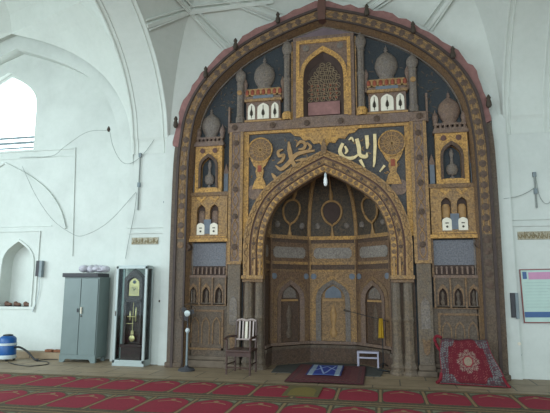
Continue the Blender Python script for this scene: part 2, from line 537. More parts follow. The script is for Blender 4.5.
def bay_vault(cx, nm):
    b = MB(); b2 = MB()
    for sx in (1, -1):
        for sy in (1, -1):
            vs = []; fs = []
            SL = (-1, -.5, 0, .5, 1)
            for z in ZL:
                for s in SL: vs.append(place(cx, sx, sy, surf(z, s), z))
            n = len(SL)
            for j in range(len(ZL) - 1):
                for i in range(n - 1): fs.append((j * n + i, j * n + i + 1, (j + 1) * n + i + 1, (j + 1) * n + i))
            b.add(vs, fs)
            # dome facets over this corner, rising to the crown
            rows = []
            for k in range(7):
                q = k / 6.0; z = 7.78 + 1.7 * math.sin(q * PI / 2); rad = math.cos(q * PI / 2)
                row = []
                for s in SL:
                    x, y, _ = place(cx, sx, sy, surf(7.78, s), 7.78)
                    row.append((cx + (x - cx) * rad, -3.45 + (y + 3.45) * rad, z))
                rows.append(row)
            vs = [p for r in rows for p in r]; fs = []
            for j in range(6):
                for i in range(n - 1): fs.append((j * n + i, j * n + i + 1, (j + 1) * n + i + 1, (j + 1) * n + i))
            b.add(vs, fs)
            if sy < 0 or cx: continue
            # ribs of the squinch net
            for flip in (1, -1):
                for path, off in ((RIBB, 0),
                                  (RIBC, 0)):
                    for dz, r in ((-.06, .022), (.06, .022), (0, .06)):
                        key = []
                        for z, s in path:
                            z = min(7.775, z + dz); p = surf(z, max(-1, min(1, s * flip)))
                            x, y, zz = place(cx, sx, sy, p, z)
                            dx, dy = cx - x, -3.45 - y; L = math.hypot(dx, dy)
                            e = .0 if dz == 0 else .05
                            key.append(Vector((x + dx / L * e, y + dy / L * e, zz)))
                        pts = [key[0].lerp(key[1], t / 6) for t in range(6)] + [key[1].lerp(key[2], t / 4) for t in range(5)]
                        b2.tube(pts, r, 5)
    o = struct(b.build(nm, WHITE_VAULT))
    b2.build('vault_rib', WHITE_VAULT, o, smooth=True)
bay_vault(0, 'ceiling')
bay_vault(-BAY, 'ceiling.001')
bay_vault(BAY, 'ceiling.002')
# transverse arches
def transverse(x0, x1, nm):
    prof = arch([(3.45, 0), (3.45, 4.2)] + PH[1:], 0, -3.45)
    prof = clean(prof)
    b = MB()
    poly = [(-6.9, 9.6), (0.0, 9.6)]
    # outline in (y,z): solid above the arch
    q = [(min(0.0, max(-6.9, y)), z) for y, z in prof if z >= 4.2]
    loop = [(y, z) for y, z in q[::-1]] + [(-6.9, 9.6), (0, 9.6)]
    loop = clean(loop)
    b.prism(loop, 0, x1 - x0)
    b.v = [(x0 + y, x, z) for x, y, z in b.v]
    # slim roll along both soffit edges
    for xe, sg in ((x0, 1), (x1, -1)):
        for e, r in ((0.0, .03), (.10, .018)):
            pts = [(xe + sg * (e + .015), y + (0.0), z - .0) for y, z in q if y > -3.45]
            b.tube(pts, r, 6)
    struct(b.build(nm, WHITE_VAULT))
transverse(-4.3, -3.45, 'trim_5')
transverse(3.45, 4.3, 'trim_6')
struct(MB().box(-16, 11, -14, 1.4, 9.6, 9.8).build('ceiling.003', WHITE_VAULT))
struct(MB().box(-12.2, -11.9, -3.0, 1.2, 0, 9.6).build('wall_far_left', WHITE))
struct(MB().box(11, 11.3, -14, 1.4, 0, 9.6).build('wall_far_right', WHITE))

# ------------------------------------------------------------------ the mihrab
mih = thing('mihrab', 'towering gilt and painted mihrab with domed towers and a deep arched prayer niche', 'prayer niche')
YF = -.27
# tympanum: dark painted field of the whole recess
inner = clean(arch(OUT, .42))
AR = [(1.67, 1.84), (1.67, 2.56), (1.53, 3.15), (1.20, 3.66), (.57, 4.10), (0, 4.38)]
mouth = clean(arch(AR, .385))
mouth = [(-1.285, .0001)] + mouth + [(1.285, .0001)]
MB().prism(inner, 0.0, .05, [mouth]).build('painted_field', NIGHT, mih)
# the outer arched frame
rag = arch(OUT, 0.02)
rag2 = [(x + (random.uniform(-.035, .035) if z > 3 else 0), z + (random.uniform(-.05, .05) if z > 3 else 0)) for x, z in rag]
in17 = arch(OUT, .17)
top = [i for i, p in enumerate(rag2) if p[1] > 4.6]
i0, i1 = top[0], top[-1]
fr = MB().strip(rag2[i0:i1 + 1], in17[i0:i1 + 1], YF + .03, 0.05).build('plaster_border', PINK, mih)
r06 = arch(OUT, .065)
for a_, c_ in ((0, i0 + 1), (i1, len(rag2))):
    MB().strip(r06[a_:c_], in17[a_:c_], YF + .04, 0.05).build('worn_border', OLD, mih)
MB().strip(arch(OUT, .17), arch(OUT, .225), YF - .03, 0.05).build('dark_molding', DKLINE, mih)
fA, fB = arch(OUT, .225), arch(OUT, .40)
lowi = [i for i, p in enumerate(fA) if p[1] > 2.45]
j0, j1 = lowi[0], lowi[-1]
fz = MB().strip(fA[j0:j1 + 1], fB[j0:j1 + 1], YF, 0.05).build('frieze_band', FRIEZE, mih)
fl = [MB().strip(fA[:j0 + 1], fB[:j0 + 1], YF, 0.05).build('worn_jamb', OLD, mih), MB().strip(fA[j1:], fB[j1:], YF, 0.05).build('worn_jamb', OLD, mih)]
MB().strip(arch(OUT, .40), arch(OUT, .435), YF - .02, 0.05, YF - .02).build('inner_molding', DKLINE, mih)
MB().strip(arch(OUT, .435), arch(OUT, .50), YF + .02, 0.05, -.02).build('recess_molding', BROWN, mih)
MB().strip(arch(OUT, .50), arch(OUT, .52), YF + .20, 0.05).build('pale_edge_line', GREYM, mih)
mid = arch(OUT, .3125)
def along(P, step, z0=0.0):
    out = []; acc = 0.0; last = None
    for a, c in zip(P, P[1:]):
        L = math.hypot(c[0] - a[0], c[1] - a[1])
        if L < 1e-6: continue
        while acc <= L:
            t = acc / L; out.append((a[0] + (c[0] - a[0]) * t, a[1] + (c[1] - a[1]) * t)); acc += step
        acc -= L
    return out
for i, (x, z) in enumerate(along(mid, .205)):
    if z < .55 or abs(x) < .1: continue
    if z < 2.45 and (z < 1.5 or x < 0): continue
    md = MB().disc(x, z, .068, YF - .012, YF, 12, .012).build('medallion', BOSS if x > 0 or i % 3 else BROWN, fz)
def scroll(P, amp, wave, y, r=.009, zmin=.6, z1=99):
    """a running vine along a band centre line"""
    pts = along(P, wave / 6.0); out = []
    for q, (x, z) in enumerate(pts):
        if z < zmin or z > z1: continue
        a, c = pts[max(q - 1, 0)], pts[min(q + 1, len(pts) - 1)]
        t = Vector((c[0] - a[0], c[1] - a[1]))
        if t.length < 1e-6: continue
        t.normalize(); k = amp * math.sin(q * 2 * PI / 6.0)
        out.append((x - t.y * k, y, z + t.x * k))
    return out
for sgn in (1, -1):
    MB().tube(scroll(mid, .055 * sgn, .41, YF - .006, zmin=2.6), .011, 4).build('vine_relief', MIDG, fz)
# keystone
MB().prism([(-.07, 7.12), (.07, 7.12), (.09, 7.40), (.05, 7.75), (0, 7.86), (-.05, 7.75), (-.09, 7.40)], YF - .06, .02).build('keystone', DKRED, mih)

# lower jambs widen below the shoulder (the frame steps outwards there)
for s in (-1, 1):
    b = MB(); xs = [2.80, 2.90, 2.98, 2.98]; 
    b.prism([(s * 2.8, 2.44), (s * 2.9, 2.56), (s * 2.93, 2.44), (s * 2.96, .0), (s * 2.88, 0.0), (s * 2.88, 2.3), (s * 2.8, 2.40)][::s], YF + .05, 0.02)
    b.build('jamb_shoulder', BROWN_D, mih)
    # projecting plinth block at the foot of the frame
    x0, x1 = sorted((s * 2.86, s * 3.26)); MB().box(x0, x1, YF - .02, 0.02, 0, .10).build('frame_foot', OLD, mih, bevel=.02)

# upper centre: window with calligraphic grille
MB().prism([(-.66, 6.86), (.66, 6.86), (.5, 6.98), (0, 7.13), (-.5, 6.98)], -.05, 0).build('apex_panel', PLUM, mih)
wo = parch(0, 5.12, 5.90, 6.42, .36)
ws = MB().prism([(-.64, 5.05), (-.64, 6.86), (.64, 6.86), (.64, 5.05)], -.13, 0, [parch(0, 5.10, 5.92, 6.50, .42)]).build('window_surround', MAUVE, mih)
MB().strip(parch(0, 5.10, 5.92, 6.62, .50), parch(0, 5.10, 5.92, 6.50, .42), -.155, -.1).build('gilt_arch', GOLD2, ws)
g = MB()
for s in (-1, 1):
    g.box(*sorted((s * .50, s * .57)), -.15, -.12, 5.08, 6.78)
g.box(-.498, .498, -.15, -.12, 6.70, 6.78)
g.build('gilt_border', GOLD2, ws)
MB().strip(parch(0, 5.10, 5.92, 6.50, .42), parch(0, 5.14, 5.9, 6.36, .34), -.12, -.02, -.03).build('dark_reveal', DARK, ws)
for s in (-1, 1): MB().disc(s * .36, 6.60, .07, -.145, -.12, 14, .01).build('rosette', GREYM, ws)
MB().prism(parch(0, 5.14, 5.9, 6.36, .345), -.02, 0).build('window_backing', DARK, ws)
gr = MB()
rnd = random.Random(3)
for j in range(9):
    for i in range(5):
        x = -.26 + i * .13 + (.065 if j % 2 else 0) - .03; z = 5.50 + j * .092
        lim = .33 if z < 5.95 else .33 * max(0.05, 1 - ((z - 5.95) / .43) ** 1.6)
        if abs(x) > lim - .03: continue
        r = .052
        gr.tube([(x + r * math.cos(2 * PI * k / 9), -.035, z + r * math.sin(2 * PI * k / 9)) for k in range(9)], .008, 4, True)
        a = rnd.uniform(0, PI)
        gr.tube([(x - .06 * math.cos(a), -.04, z - .06 * math.sin(a)), (x + .06 * math.cos(a), -.04, z + .06 * math.sin(a))], .009, 4)
gr.build('calligraphic_grille', GRILLE, ws)
gr = MB()
for j in range(4):
    for i in range(5):
        gr.ball((-.26 + i * .13, -.028, 5.52 + j * .092), .028, .01, .03, 6)
gr.build('red_inlay', REDP, ws)
MB().box(-.33, .33, -.07, -.01, 5.14, 5.42).build('window_sill', PINK, ws)

# long horizontal band with bosses
hb = MB().box(-2.04, 2.04, -.14, 0, 4.86, 5.06).build('cornice_band', MAUVE, mih, bevel=.01)
for x in (-1.9, -1.07, -.35, .35, 1.07, 1.9):
    MB().disc(x, 4.96, .062, -.165, -.14, 14, .02).build('boss', BROWN_D, hb)
MB().box(-1.72, 1.72, -.10, 0, 4.80, 4.86).build('gilt_fillet', GOLD2, mih)

def onion(b, cx, y, z, r, h, n=18, sy=.55):
    b.lathe([(r * .62, 0), (r * .66, h * .06), (r * .60, h * .09), (r * .80, h * .17), (r, h * .34), (r * .98, h * .46), (r * .82, h * .60), (r * .5, h * .70), (r * .18, h * .77),
             (r * .10, h * .80), (r * .20, h * .83), (r * .10, h * .86), (r * .14, h * .90), (r * .03, h * .93), (0, h)], (cx, y, z), n, sy)

# domed slim minarets that flank the window and the pavilions
for s in (-1, 1):
    b = MB(); b.lathe([(.10, 0), (.10, .12), (.075, .16), (.075, .85), (.09, .88), (.09, .93), (.07, .95), (.07, 1.38), (.09, 1.42), (.075, 1.44)], (s * .775, -.08, 5.06), 8)
    p = b.build('minaret', GREYM, mih); 
    b = MB(); onion(b, s * .775, -.08, 6.48, .115, .46); b.build('minaret_dome', GREYM, p, True)
    MB().lathe([(.115, 0), (.115, .14), (.085, .18)], (s * .775, -.08, 5.06), 8).build('minaret_base', GOLD2, p)
    b = MB(); b.lathe([(.10, 0), (.10, .12), (.08, .16), (.08, .86), (.095, .9), (.08, .92)], (s * 1.80, -.08, 5.06), 8)
    p = b.build('minaret', GREYM, mih)
    b = MB(); onion(b, s * 1.80, -.08, 5.96, .12, .40); b.build('minaret_dome', GREYM, p, True)
    MB().disc(s * 1.8, 5.72, .055, -.18, -.14, 12, .01).build('rosette', MIDG, p)
    # narrow gilt shafts just beside them
    MB().box(*sorted((s * .655, s * .685)), -.09, 0, 5.06, 6.8).build('gilt_fillet', GOLD, mih)
    MB().box(*sorted((s * 2.03, s * 2.07)), -.08, 0, 4.86, 5.45).build('side_shaft', MAUVE, mih)

# pavilions with three white arched panels and an onion dome
for s in (-1, 1):
    cx = s * 1.285
    f = MB().prism([(cx - .37, 5.06), (cx - .37, 5.64), (cx + .37, 5.64), (cx + .37, 5.06)], -.12, 0).build('pavilion', MAUVE, mih)
    for dx, hw in ((-.255, .078), (0, .125), (.255, .078)):
        MB().prism(parch(cx + dx, 5.12, 5.34, 5.47, hw), -.132, -.118).build('white_arch_panel', CREAM, f)
        k = MB()
        k.prism([(cx + dx - .035, 5.22), (cx + dx, 5.18), (cx + dx + .035, 5.22), (cx + dx + .03, 5.28), (cx + dx, 5.36), (cx + dx - .03, 5.28)], -.14, -.13)
        k.box(cx + dx - .006, cx + dx + .006, -.14, -.13, 5.14, 5.42)
        k.build('painted_flower', INK, f)
    MB().box(cx - .40, cx + .40, -.15, 0, 5.06, 5.10).build('sill', MIDG, f)
    MB().box(cx - .40, cx + .40, -.17, 0, 5.50, 5.56).build('eave', GOLD, f)
    MB().box(cx - .22, cx + .22, -.14, 0, 5.575, 5.64).build('grey_band', GREYB, f)
    k = MB()
    for i in range(7):
        x = cx - .36 + i * .12; k.ball((x, -.11, 5.72), .042, .03, .07, 8)
    k.build('parapet', REDP, f)
    k = MB()
    for i in range(6):
        x = cx - .30 + i * .12; k.box(x - .02, x + .02, -.12, 0, 5.64, 5.77)
    k.box(cx - .39, cx + .39, -.12, 0, 5.63, 5.67); k.box(cx - .36, cx + .36, -.11, 0, 5.77, 5.80)
    k.build('parapet_post', MIDG, f)
    k = MB(); onion(k, cx, -.02, 5.80, .235, .78, 20, .6); k.build('dome', GREYM, f, True)
    for d in (-1, 1):
        k = MB(); k.lathe([(.035, 0), (.03, .3), (.045, .34), (.05, .40), (.03, .45), (0, .52)], (cx + d * .41, -.06, 5.55), 8, .8); k.build('turret', MAUVE, f, True)

# foliage flecks painted and moulded on the dark field beside the domes
lf = MB(); rnd = random.Random(11)
for s in (-1, 1):
    for (xa, xb, za, zb, n) in ((.95, 1.65, 6.0, 6.55, 26), (1.95, 2.75, 4.9, 5.6, 44), (1.9, 2.3, 5.5, 5.95, 14), (.9, 1.1, 5.7, 6.5, 8)):
        for i in range(n):
            x = s * rnd.uniform(xa, xb); z = rnd.uniform(za, zb)
            if abs(x - s * 1.285) < .27 and z < 6.5: continue
            if abs(x - s * 2.47) < .27 and z < 5.5: continue
            if z > 7.0 - (abs(x) - .5) * .55 - .15: continue
            a = rnd.uniform(0, PI); l = rnd.uniform(.02, .05)
            lf.stroke([(x - l * math.cos(a), z - l * math.sin(a)), (x, z + .008), (x + l * math.cos(a), z + l * math.sin(a))], [.006, .022, .006], -.008, 0)
lf.build('painted_foliage', OLD, mih)

# tall pilasters from the floor to the band
for s in (-1, 1):
    x0, x1 = sorted((s * 1.73, s * 2.0))
    p = MB().box(x0, x1, -.13, 0, 2.1, 4.86).build('pilaster', MAUVE, mih, bevel=.01)
    for z in (2.42, 3.05, 3.62, 4.12, 4.62):
        MB().disc(s * 1.865, z, .06, -.15, -.13, 14, .015).build('boss', BROWN_D, p)
    for xe in (1.735, 1.985):
        MB().box(s * xe - .03, s * xe + .03, -.145, -.12, 2.1, 4.86).build('gilt_edge', GOLD, p)
    q = MB().box(x0, x1, -.15, 0, .0, 2.1).build('pilaster_base', STONEC, mih, bevel=.012)
    MB().box(x0 - .04, x1 + .04, -.24, 0, 0, .10).build('plinth', OLDG, q, bevel=.02)
    MB().box(x0 - .02, x1 + .02, -.19, 0, .10, .20).build('torus', OLDG, q, bevel=.02)
    MB().prism([(s * 1.865 - .07, .62), (s * 1.865 - .05, .42), (s * 1.865, .36), (s * 1.865 + .05, .42), (s * 1.865 + .07, .62), (s * 1.865 + .09, .68), (s * 1.865, .64), (s * 1.865 - .09, .68)], -.165, -.14).build('vase_relief', BROWN, q)
    MB().prism(parch(s * 1.865, .85, 1.25, 1.42, .08), -.162, -.148).build('relief_panel', GREYM, q)
    MB().box(x0 - .02, x1 + .02, -.18, 0, 2.06, 2.12).build('string_course', GOLD, q)

for s in (-1, 1):
    q = [o for o in mih.children if o.name.startswith('pilaster') and not o.name.startswith('pilaster_base')][0 if s < 0 else 1]
    for sgn in (1, -1):
        MB().tube([(s * 1.865 + sgn * .06 * math.sin(i * PI / 4.5), -.136, 2.16 + i * .06) for i in range(45)], .008, 4).build('vine_relief', MIDG, q)
# towers at the sides: onion dome, parapet, gilt niche, twin niches with cups, blue panel, blind arcade
for s in (-1, 1):
    cx = s * 2.47
    tw = MB().prism([(cx - .30, 3.58), (cx - .30, 4.60), (cx + .30, 4.60), (cx + .30, 3.58)], -.14, 0, [parch(cx, 3.68, 4.08, 4.34, .17)]).build('tower', GOLD2, mih, bevel=.006)
    MB().strip(parch(cx, 3.66, 4.10, 4.42, .215), parch(cx, 3.68, 4.08, 4.34, .165), -.165, -.1).build('niche_molding', BROWN_D, tw)
    MB().prism(parch(cx, 3.68, 4.08, 4.34, .17), -.03, 0).build('niche_back', NIGHT, tw)
    k = MB(); k.lathe([(.04, 0), (.05, .03), (.02, .05), (.02, .07), (.08, .09), (.115, .18), (.095, .26), (.035, .31), (.025, .42), (.045, .50), (.03, .56), (0, .62)], (cx, -.06, 3.68), 14, .5)
    k.build('vase', GREYM, tw, True)
    for d in (-1, 1):
        MB().disc(cx + d * .14, 4.48, .055, -.155, -.14, 12, .01).build('rosette', DKRED, tw)
        k = MB(); k.box(cx + d * .37 - .045, cx + d * .37 + .045, -.07, 0, 3.60, 3.98); k.build('side_block', GREYB if 1 else MAUVE, tw)
        k = MB(); k.prism([(cx + d * .37 - .06, 3.98), (cx + d * .37 + .06, 3.98), (cx + d * .37 + .05, 4.03), (cx + d * .37, 4.2), (cx + d * .37 - .05, 4.03)], -.06, 0); k.build('side_pinnacle', MAUVE, tw)
    MB().box(cx - .33, cx + .33, -.17, 0, 4.58, 4.64).build('cornice', MAUVE, tw)
    k = MB()
    for i in range(7): x = cx - .27 + i * .09; k.ball((x, -.09, 4.72), .034, .05, .05, 8)
    k.box(cx - .31, cx + .31, -.14, 0, 4.64, 4.69); k.box(cx - .30, cx + .30, -.12, 0, 4.75, 4.79)
    k.build('parapet', MAUVE, tw)
    k = MB(); onion(k, cx, -.02, 4.79, .215, .70, 20, .6); k.build('dome', GREYM if s < 0 else MAUVE, tw, True)
    for d in (-1, 1):
        k = MB(); k.lathe([(.05, 0), (.05, .10), (.065, .15), (.05, .22), (.015, .27), (0, .34)], (cx + d * .27, -.06, 4.76), 8); k.build('turret', MAUVE, tw, True)
    # lower stage
    lo = MB().prism([(cx - .43, 2.56), (cx - .43, 3.56), (cx + .43, 3.56), (cx + .43, 2.56)], -.12, 0,
                    [parch(cx - .145, 2.74, 3.18, 3.32, .095), parch(cx + .145, 2.74, 3.18, 3.32, .095)]).build('twin_niche_stage', GOLD, mih, bevel=.005)
    MB().box(cx - .45, cx + .45, -.15, 0, 3.50, 3.58).build('cornice', BROWN, lo)
    MB().box(cx - .46, cx + .46, -.17, 0, 2.53, 2.60).build('sill', GOLD2, lo)
    MB().box(cx - .42, cx + .42, -.14, 0, 2.62, 2.645).build('gilt_edge', GOLD2, lo)
    MB().box(cx - .08, cx + .08, -.128, -.12, 2.70, 3.0).build('grey_inlay', GREYB, lo)
    for d in (-1, 1):
        x = cx + d * .145
        MB().prism(parch(x, 2.74, 3.18, 3.32, .10), -.035, 0).build('niche_back', DARK, lo)
        MB().prism([(x - .11, 3.46), (x, 3.36), (x + .11, 3.46), (x + .07, 3.49), (x, 3.43), (x - .07, 3.49)], -.13, -.115).build('gilt_leaf', GOLD2, lo)
        k = MB(); k.lathe([(.075, 0), (.08, .20), (.05, .26), (.0, .27)], (x, -.045, 2.93), 12, .45); k.build('painted_vase', MIDG if s > 0 else MAUVE, lo, True)
        c = MB().prism(parch(x, 2.68, 2.86, 2.93, .085), -.132, -.115).build('white_cup_panel', CREAM, lo)
        MB().disc(x, 2.75, .022, -.14, -.13, 8).build('dark_opening', INK, lo)
        MB().box(x - .03, x + .03, -.138, -.13, 2.81, 2.83).build('painted_bar', INK, lo)
    # grey blue panel with its dentil row
    bp = MB().box(cx - .415, cx + .415, -.06, 0, 2.03, 2.50).build('blue_panel', BLUEP, mih)
    for d in (-1, 1): MB().box(cx + d * .43 - .02, cx + d * .43 + .02, -.10, 0, 1.80, 2.53).build('panel_upright', BROWN, bp)
    MB().box(cx - .41, cx + .41, -.05, 0, 1.82, 2.03).build('dentil_ground', DARK, bp)
    k = MB()
    for i in range(9):
        x = cx - .37 + i * .0925; k.box(x - .016, x + .016, -.10, -.04, 1.86, 1.98); k.ball((x, -.07, 1.985), .03, .03, .025, 6)
    k.build('dentil', MAUVE, bp)
    MB().box(cx - .43, cx + .43, -.12, 0, 1.79, 1.84).build('string_course', MAUVE, bp)
    # three blind arches
    ar = MB().prism([(cx - .43, 1.24), (cx - .43, 1.79), (cx + .43, 1.79), (cx + .43, 1.24)], -.10, 0,
                    [parch(cx + d * .275, 1.28, 1.44, 1.60, .075) for d in (-1, 0, 1)]).build('blind_arcade', OLD, mih)
    for d in (-1, 0, 1):
        MB().prism(parch(cx + d * .275, 1.28, 1.44, 1.60, .08), -.02, 0).build('niche_back', DARK, ar)
        k = MB(); k.lathe([(.03, 0), (.05, .06), (.02, .12), (.04, .2), (0, .28)], (cx + d * .275, -.05, 1.28), 8, .6); k.build('vase', OLD, ar, True)
        MB().strip(parch(cx + d * .275, 1.28, 1.46, 1.68, .10), parch(cx + d * .275, 1.28, 1.44, 1.60, .075), -.112, -.09).build('arch_molding', BROWN, ar)
    for e in (-.1375, .1375, -.42, .42): MB().box(cx + e - .015, cx + e + .015, -.125, -.09, 1.24, 1.79).build('divider', BROWN, ar)
    # dado below
    dd = MB().box(cx - .47, cx + .47, -.07, 0, .22, 1.24).build('dado_panel', OLD, mih)
    k = MB()
    k.strip([(cx - .38, .34), (cx - .38, 1.14), (cx + .38, 1.14), (cx + .38, .34)], [(cx - .34, .34), (cx - .34, 1.10), (cx + .34, 1.10), (cx + .34, .34)], -.09, -.06)
    k.box(cx - .38, cx + .38, -.09, -.06, .34, .38)
    k.build('panel_molding', BROWN, dd)
    k = MB()
    for i in range(3): k.strip(parch(cx - .23 + i * .23, .46, .80, 1.0, .09), parch(cx - .23 + i * .23, .46, .78, .96, .07), -.082, -.06)
    k.build('arch_relief', BROWN, dd)
    MB().box(cx - .50, cx + .50, -.16, 0, 0, .14).build('dado_plinth', OLDG, dd, bevel=.02)
    MB().box(cx - .49, cx + .49, -.11, 0, .14, .22).build('dado_torus', OLDG, dd, bevel=.02)
    MB().box(cx - .44, cx + .44, -.10, 0, 1.22, 1.26).build('string_course', BROWN, dd)

# ---- spandrels of the niche arch
def cl(p): return clean(p)
sp_poly = [(-1.70, 4.80), (-1.70, 2.9)] + [p for p in cl(arch(AR, .03)) if p[1] > 2.9] + [(1.70, 2.9), (1.70, 4.80)]
spn = MB().prism(sp_poly, -.05, 0).build('spandrel', NAVY, mih)
for s in (-1, 1):
    k = MB()
    k.box(*sorted((s * 1.60, s * 1.71)), -.09, -.04, 2.6, 4.80)
    k.build('gilt_border', GOLD2, spn)
    # scrolled gilt corner towards the apex
    k = MB(); P = [(0, 4.80), (.70, 4.80), (.62, 4.72), (.50, 4.70), (.42, 4.60), (.30, 4.62), (.22, 4.52), (.10, 4.54), (0, 4.40)]
    k.prism([(s * x, z) for x, z in P][::s], -.085, -.04); k.build('gilt_scroll', GOLD2, spn)
    # roundel on its pedestal
    r = MB().disc(s * 1.35, 4.45, .255, -.10, -.04, 30).build('roundel', BROWN, spn)
    MB().tube([(s * 1.35 + .255 * math.cos(2 * PI * i / 32), -.10, 4.45 + .255 * math.sin(2 * PI * i / 32)) for i in range(32)], .018, 6, True).build('roundel_rim', GOLD2, r, True)
    MB().tube([(s * 1.35 + .15 * math.cos(2 * PI * i / 24), -.105, 4.45 + .15 * math.sin(2 * PI * i / 24)) for i in range(24)], .010, 5, True).build('roundel_ring', MIDG, r, True)
    k = MB()
    for i in range(8):
        a = PI * i / 8; k.stroke([(s * 1.35 - .22 * math.cos(a), 4.45 - .22 * math.sin(a)), (s * 1.35 + .22 * math.cos(a), 4.45 + .22 * math.sin(a))], [.012] * 2, -.108, -.10)
    k.build('roundel_star', MIDG, r)
    cx = s * 1.36
    k = MB(); P = [(-.20, 4.26), (-.13, 4.12), (-.07, 4.06), (-.09, 4.0), (-.06, 3.86), (-.10, 3.80), (-.16, 3.62), (.16, 3.62), (.10, 3.80), (.06, 3.86), (.09, 4.0), (.07, 4.06), (.13, 4.12), (.20, 4.26)]
    k.prism([(cx + x, z) for x, z in P], -.095, -.04); k.build('roundel_pedestal', GOLD2, spn)
    MB().box(cx - .04, cx + .04, -.105, -.09, 3.98, 4.12).build('red_inlay', REDP, spn)
    k = MB(); k.disc(s * 1.47, 3.56, .16, -.075, -.04, 20); k.build('leaf_boss', MAUVE, spn)
    k = MB(); rr = random.Random(5 + s)
    for i in range(34):
        x = s * rr.uniform(.35, 1.55); z = rr.uniform(3.3, 4.7)
        if z < 4.42 - abs(x) * .55 - (.25 if abs(x) > 1.1 else 0): continue
        a = rr.uniform(0, 2 * PI); R = rr.uniform(.02, .045)
        k.tube([(x + R * math.cos(a + q), -.052, z + R * math.sin(a + q)) for q in (0, .8, 1.6, 2.4, 3.2)], .008, 4)
    k.build('vine_tendril', MIDG, spn)

def callig(name, strokes, mat, y0=-.095):
    k = MB()
    for qi, (pts, ws) in enumerate(strokes):
        P = smooth_line(pts, 5); n = len(P); W = []
        for i in range(n):
            f = i / (n - 1) * (len(ws) - 1); a = int(min(f, len(ws) - 2)); W.append(ws[a] + (ws[a + 1] - ws[a]) * (f - a))
        k.stroke(P, [w_ * 1.25 for w_ in W], y0 - .0015 * qi, -.045)
    return k.build(name, mat, spn)
# left: the four letters read as one knot; right: the tall-shafted word (both traced in wall coordinates)
callig('inscription', [
    ([(-.74, 4.60), (-.72, 4.40), (-.66, 4.16), (-.56, 4.05), (-.44, 4.10)], (.03, .075, .07, .06, .02)),
    ([(-.20, 4.38), (-.42, 4.36), (-.60, 4.30), (-.74, 4.14), (-.90, 4.02), (-1.02, 4.10)], (.03, .06, .07, .075, .06, .02)),
    ([(-.86, 4.44), (-.96, 4.40), (-.94, 4.30), (-.84, 4.32), (-.88, 4.20), (-.98, 4.14)], (.02, .05, .05, .045, .05, .02)),
    ([(-.58, 4.48), (-.50, 4.58), (-.40, 4.54), (-.42, 4.44), (-.54, 4.42)], (.02, .05, .05, .05, .02)),
    ([(-.36, 4.56), (-.28, 4.46), (-.34, 4.38)], (.03, .05, .02)),
    ([(-.60, 4.18), (-.46, 4.20), (-.34, 4.22)], (.02, .05, .02)),
    ([(-1.10, 3.94), (-1.04, 3.86), (-.98, 3.80)], (.02, .06, .02)),
], MIDG)
callig('inscription', [
    ([(1.02, 4.66), (1.02, 4.40), (1.0, 4.10), (.98, 3.98)], (.05, .05, .04, .02)),
    ([(.86, 4.64), (.87, 4.46), (.86, 4.36)], (.06, .055, .03)),
    ([(.66, 4.58), (.70, 4.40), (.72, 4.24), (.84, 4.20), (.86, 4.28)], (.06, .065, .06, .06, .02)),
    ([(.38, 4.50), (.32, 4.34), (.40, 4.20), (.56, 4.18), (.68, 4.24)], (.05, .06, .065, .055, .03)),
    ([(.42, 4.44), (.46, 4.34), (.42, 4.28)], (.03, .045, .02)),
    ([(.50, 4.56), (.56, 4.60), (.60, 4.52)], (.02, .04, .02)),
    ([(.72, 4.14), (.80, 3.98)], (.05, .03)),
    ([(1.20, 4.0), (1.10, 3.88)], (.04, .02)),
], PALEG)

# ---- archivolts of the niche arch
A_ = lambda d: arch(AR, d)
av = MB().strip(A_(0), A_(.13), -.16, .05).build('outer_archivolt', GOLD, mih)
MB().strip(A_(.13), A_(.165), -.12, .05).build('arch_groove', DKRED, av)
fr2 = MB().strip(A_(.165), A_(.275), -.145, .05).build('frieze_archivolt', BROWN, mih)
MB().strip(A_(.275), A_(.30), -.11, .05).build('arch_groove', DKRED, fr2)
in2 = MB().strip(A_(.30), A_(.40), -.13, .05).build('inner_archivolt', GOLD2, mih)
MB().strip(A_(.395), A_(.42), -.10, .12).build('arch_soffit', BROWN, in2)
for x, z in along(A_(.35), .125):
    if z < 1.95: continue
    MB().disc(x, z, .045, -.142, -.13, 12, .008).build('medallion', BROWN, in2)
for i, (x, z) in enumerate(along(A_(.22), .16)):
    if z < 1.95: continue
    MB().disc(x, z, .036, -.158, -.145, 8, .01).build('rosette', MIDG if i % 2 else BROWN_D, fr2)
for sgn in (1, -1):
    MB().tube(scroll(A_(.065), .036 * sgn, .26, -.166, zmin=1.9), .008, 4).build('vine_relief', MIDG if sgn > 0 else BROWN, av)
    MB().tube(scroll(A_(.22), .034 * sgn, .32, -.150, zmin=1.9), .008, 4).build('vine_relief', MIDG, fr2)
MB().prism([(-.04, 4.28), (.04, 4.28), (.06, 4.40), (.035, 4.52), (0, 4.60), (-.035, 4.52), (-.06, 4.40)], -.19, -.04).build('arch_finial', BROWN, av)

# ---- stepped engaged columns below the spring of the arch
for s in (-1, 1):
    for cx, r in ((1.345, .105), (1.565, .118)):
        k = MB(); rr = [(r * 1.5, 0), (r * 1.5, .05), (r * 1.15, .09), (r * 1.35, .14), (r, .22), (r, .34), (r * .86, .4), (r * .86, .95), (r * 1.02, 1.0), (r * .86, 1.06), (r * .82, 1.68), (r, 1.72)]
        k.lathe(rr, (s * cx, -.07, 0), 8)
        c = k.build('engaged_column', STONEC, mih, bevel=.006)
    x0, x1 = sorted((s * 1.24, s * 1.70))
    MB().box(x0, x1, -.03, .30, 0, 1.84).build('column_backing', BROWN_D, mih)
    cp = MB().box(x0, x1, -.20, .02, 1.76, 1.84).build('capital', GOLD, mih, bevel=.015)
    MB().box(*sorted((s * 1.255, s * 1.685)), -.17, .02, 1.70, 1.76).build('capital_neck', BROWN, cp, bevel=.01)
    for x in (1.32, 1.43, 1.56): MB().box(s * x - .018, s * x + .018, -.175, -.12, 1.84, 2.16).build('gilt_colonnette', MIDG, cp)

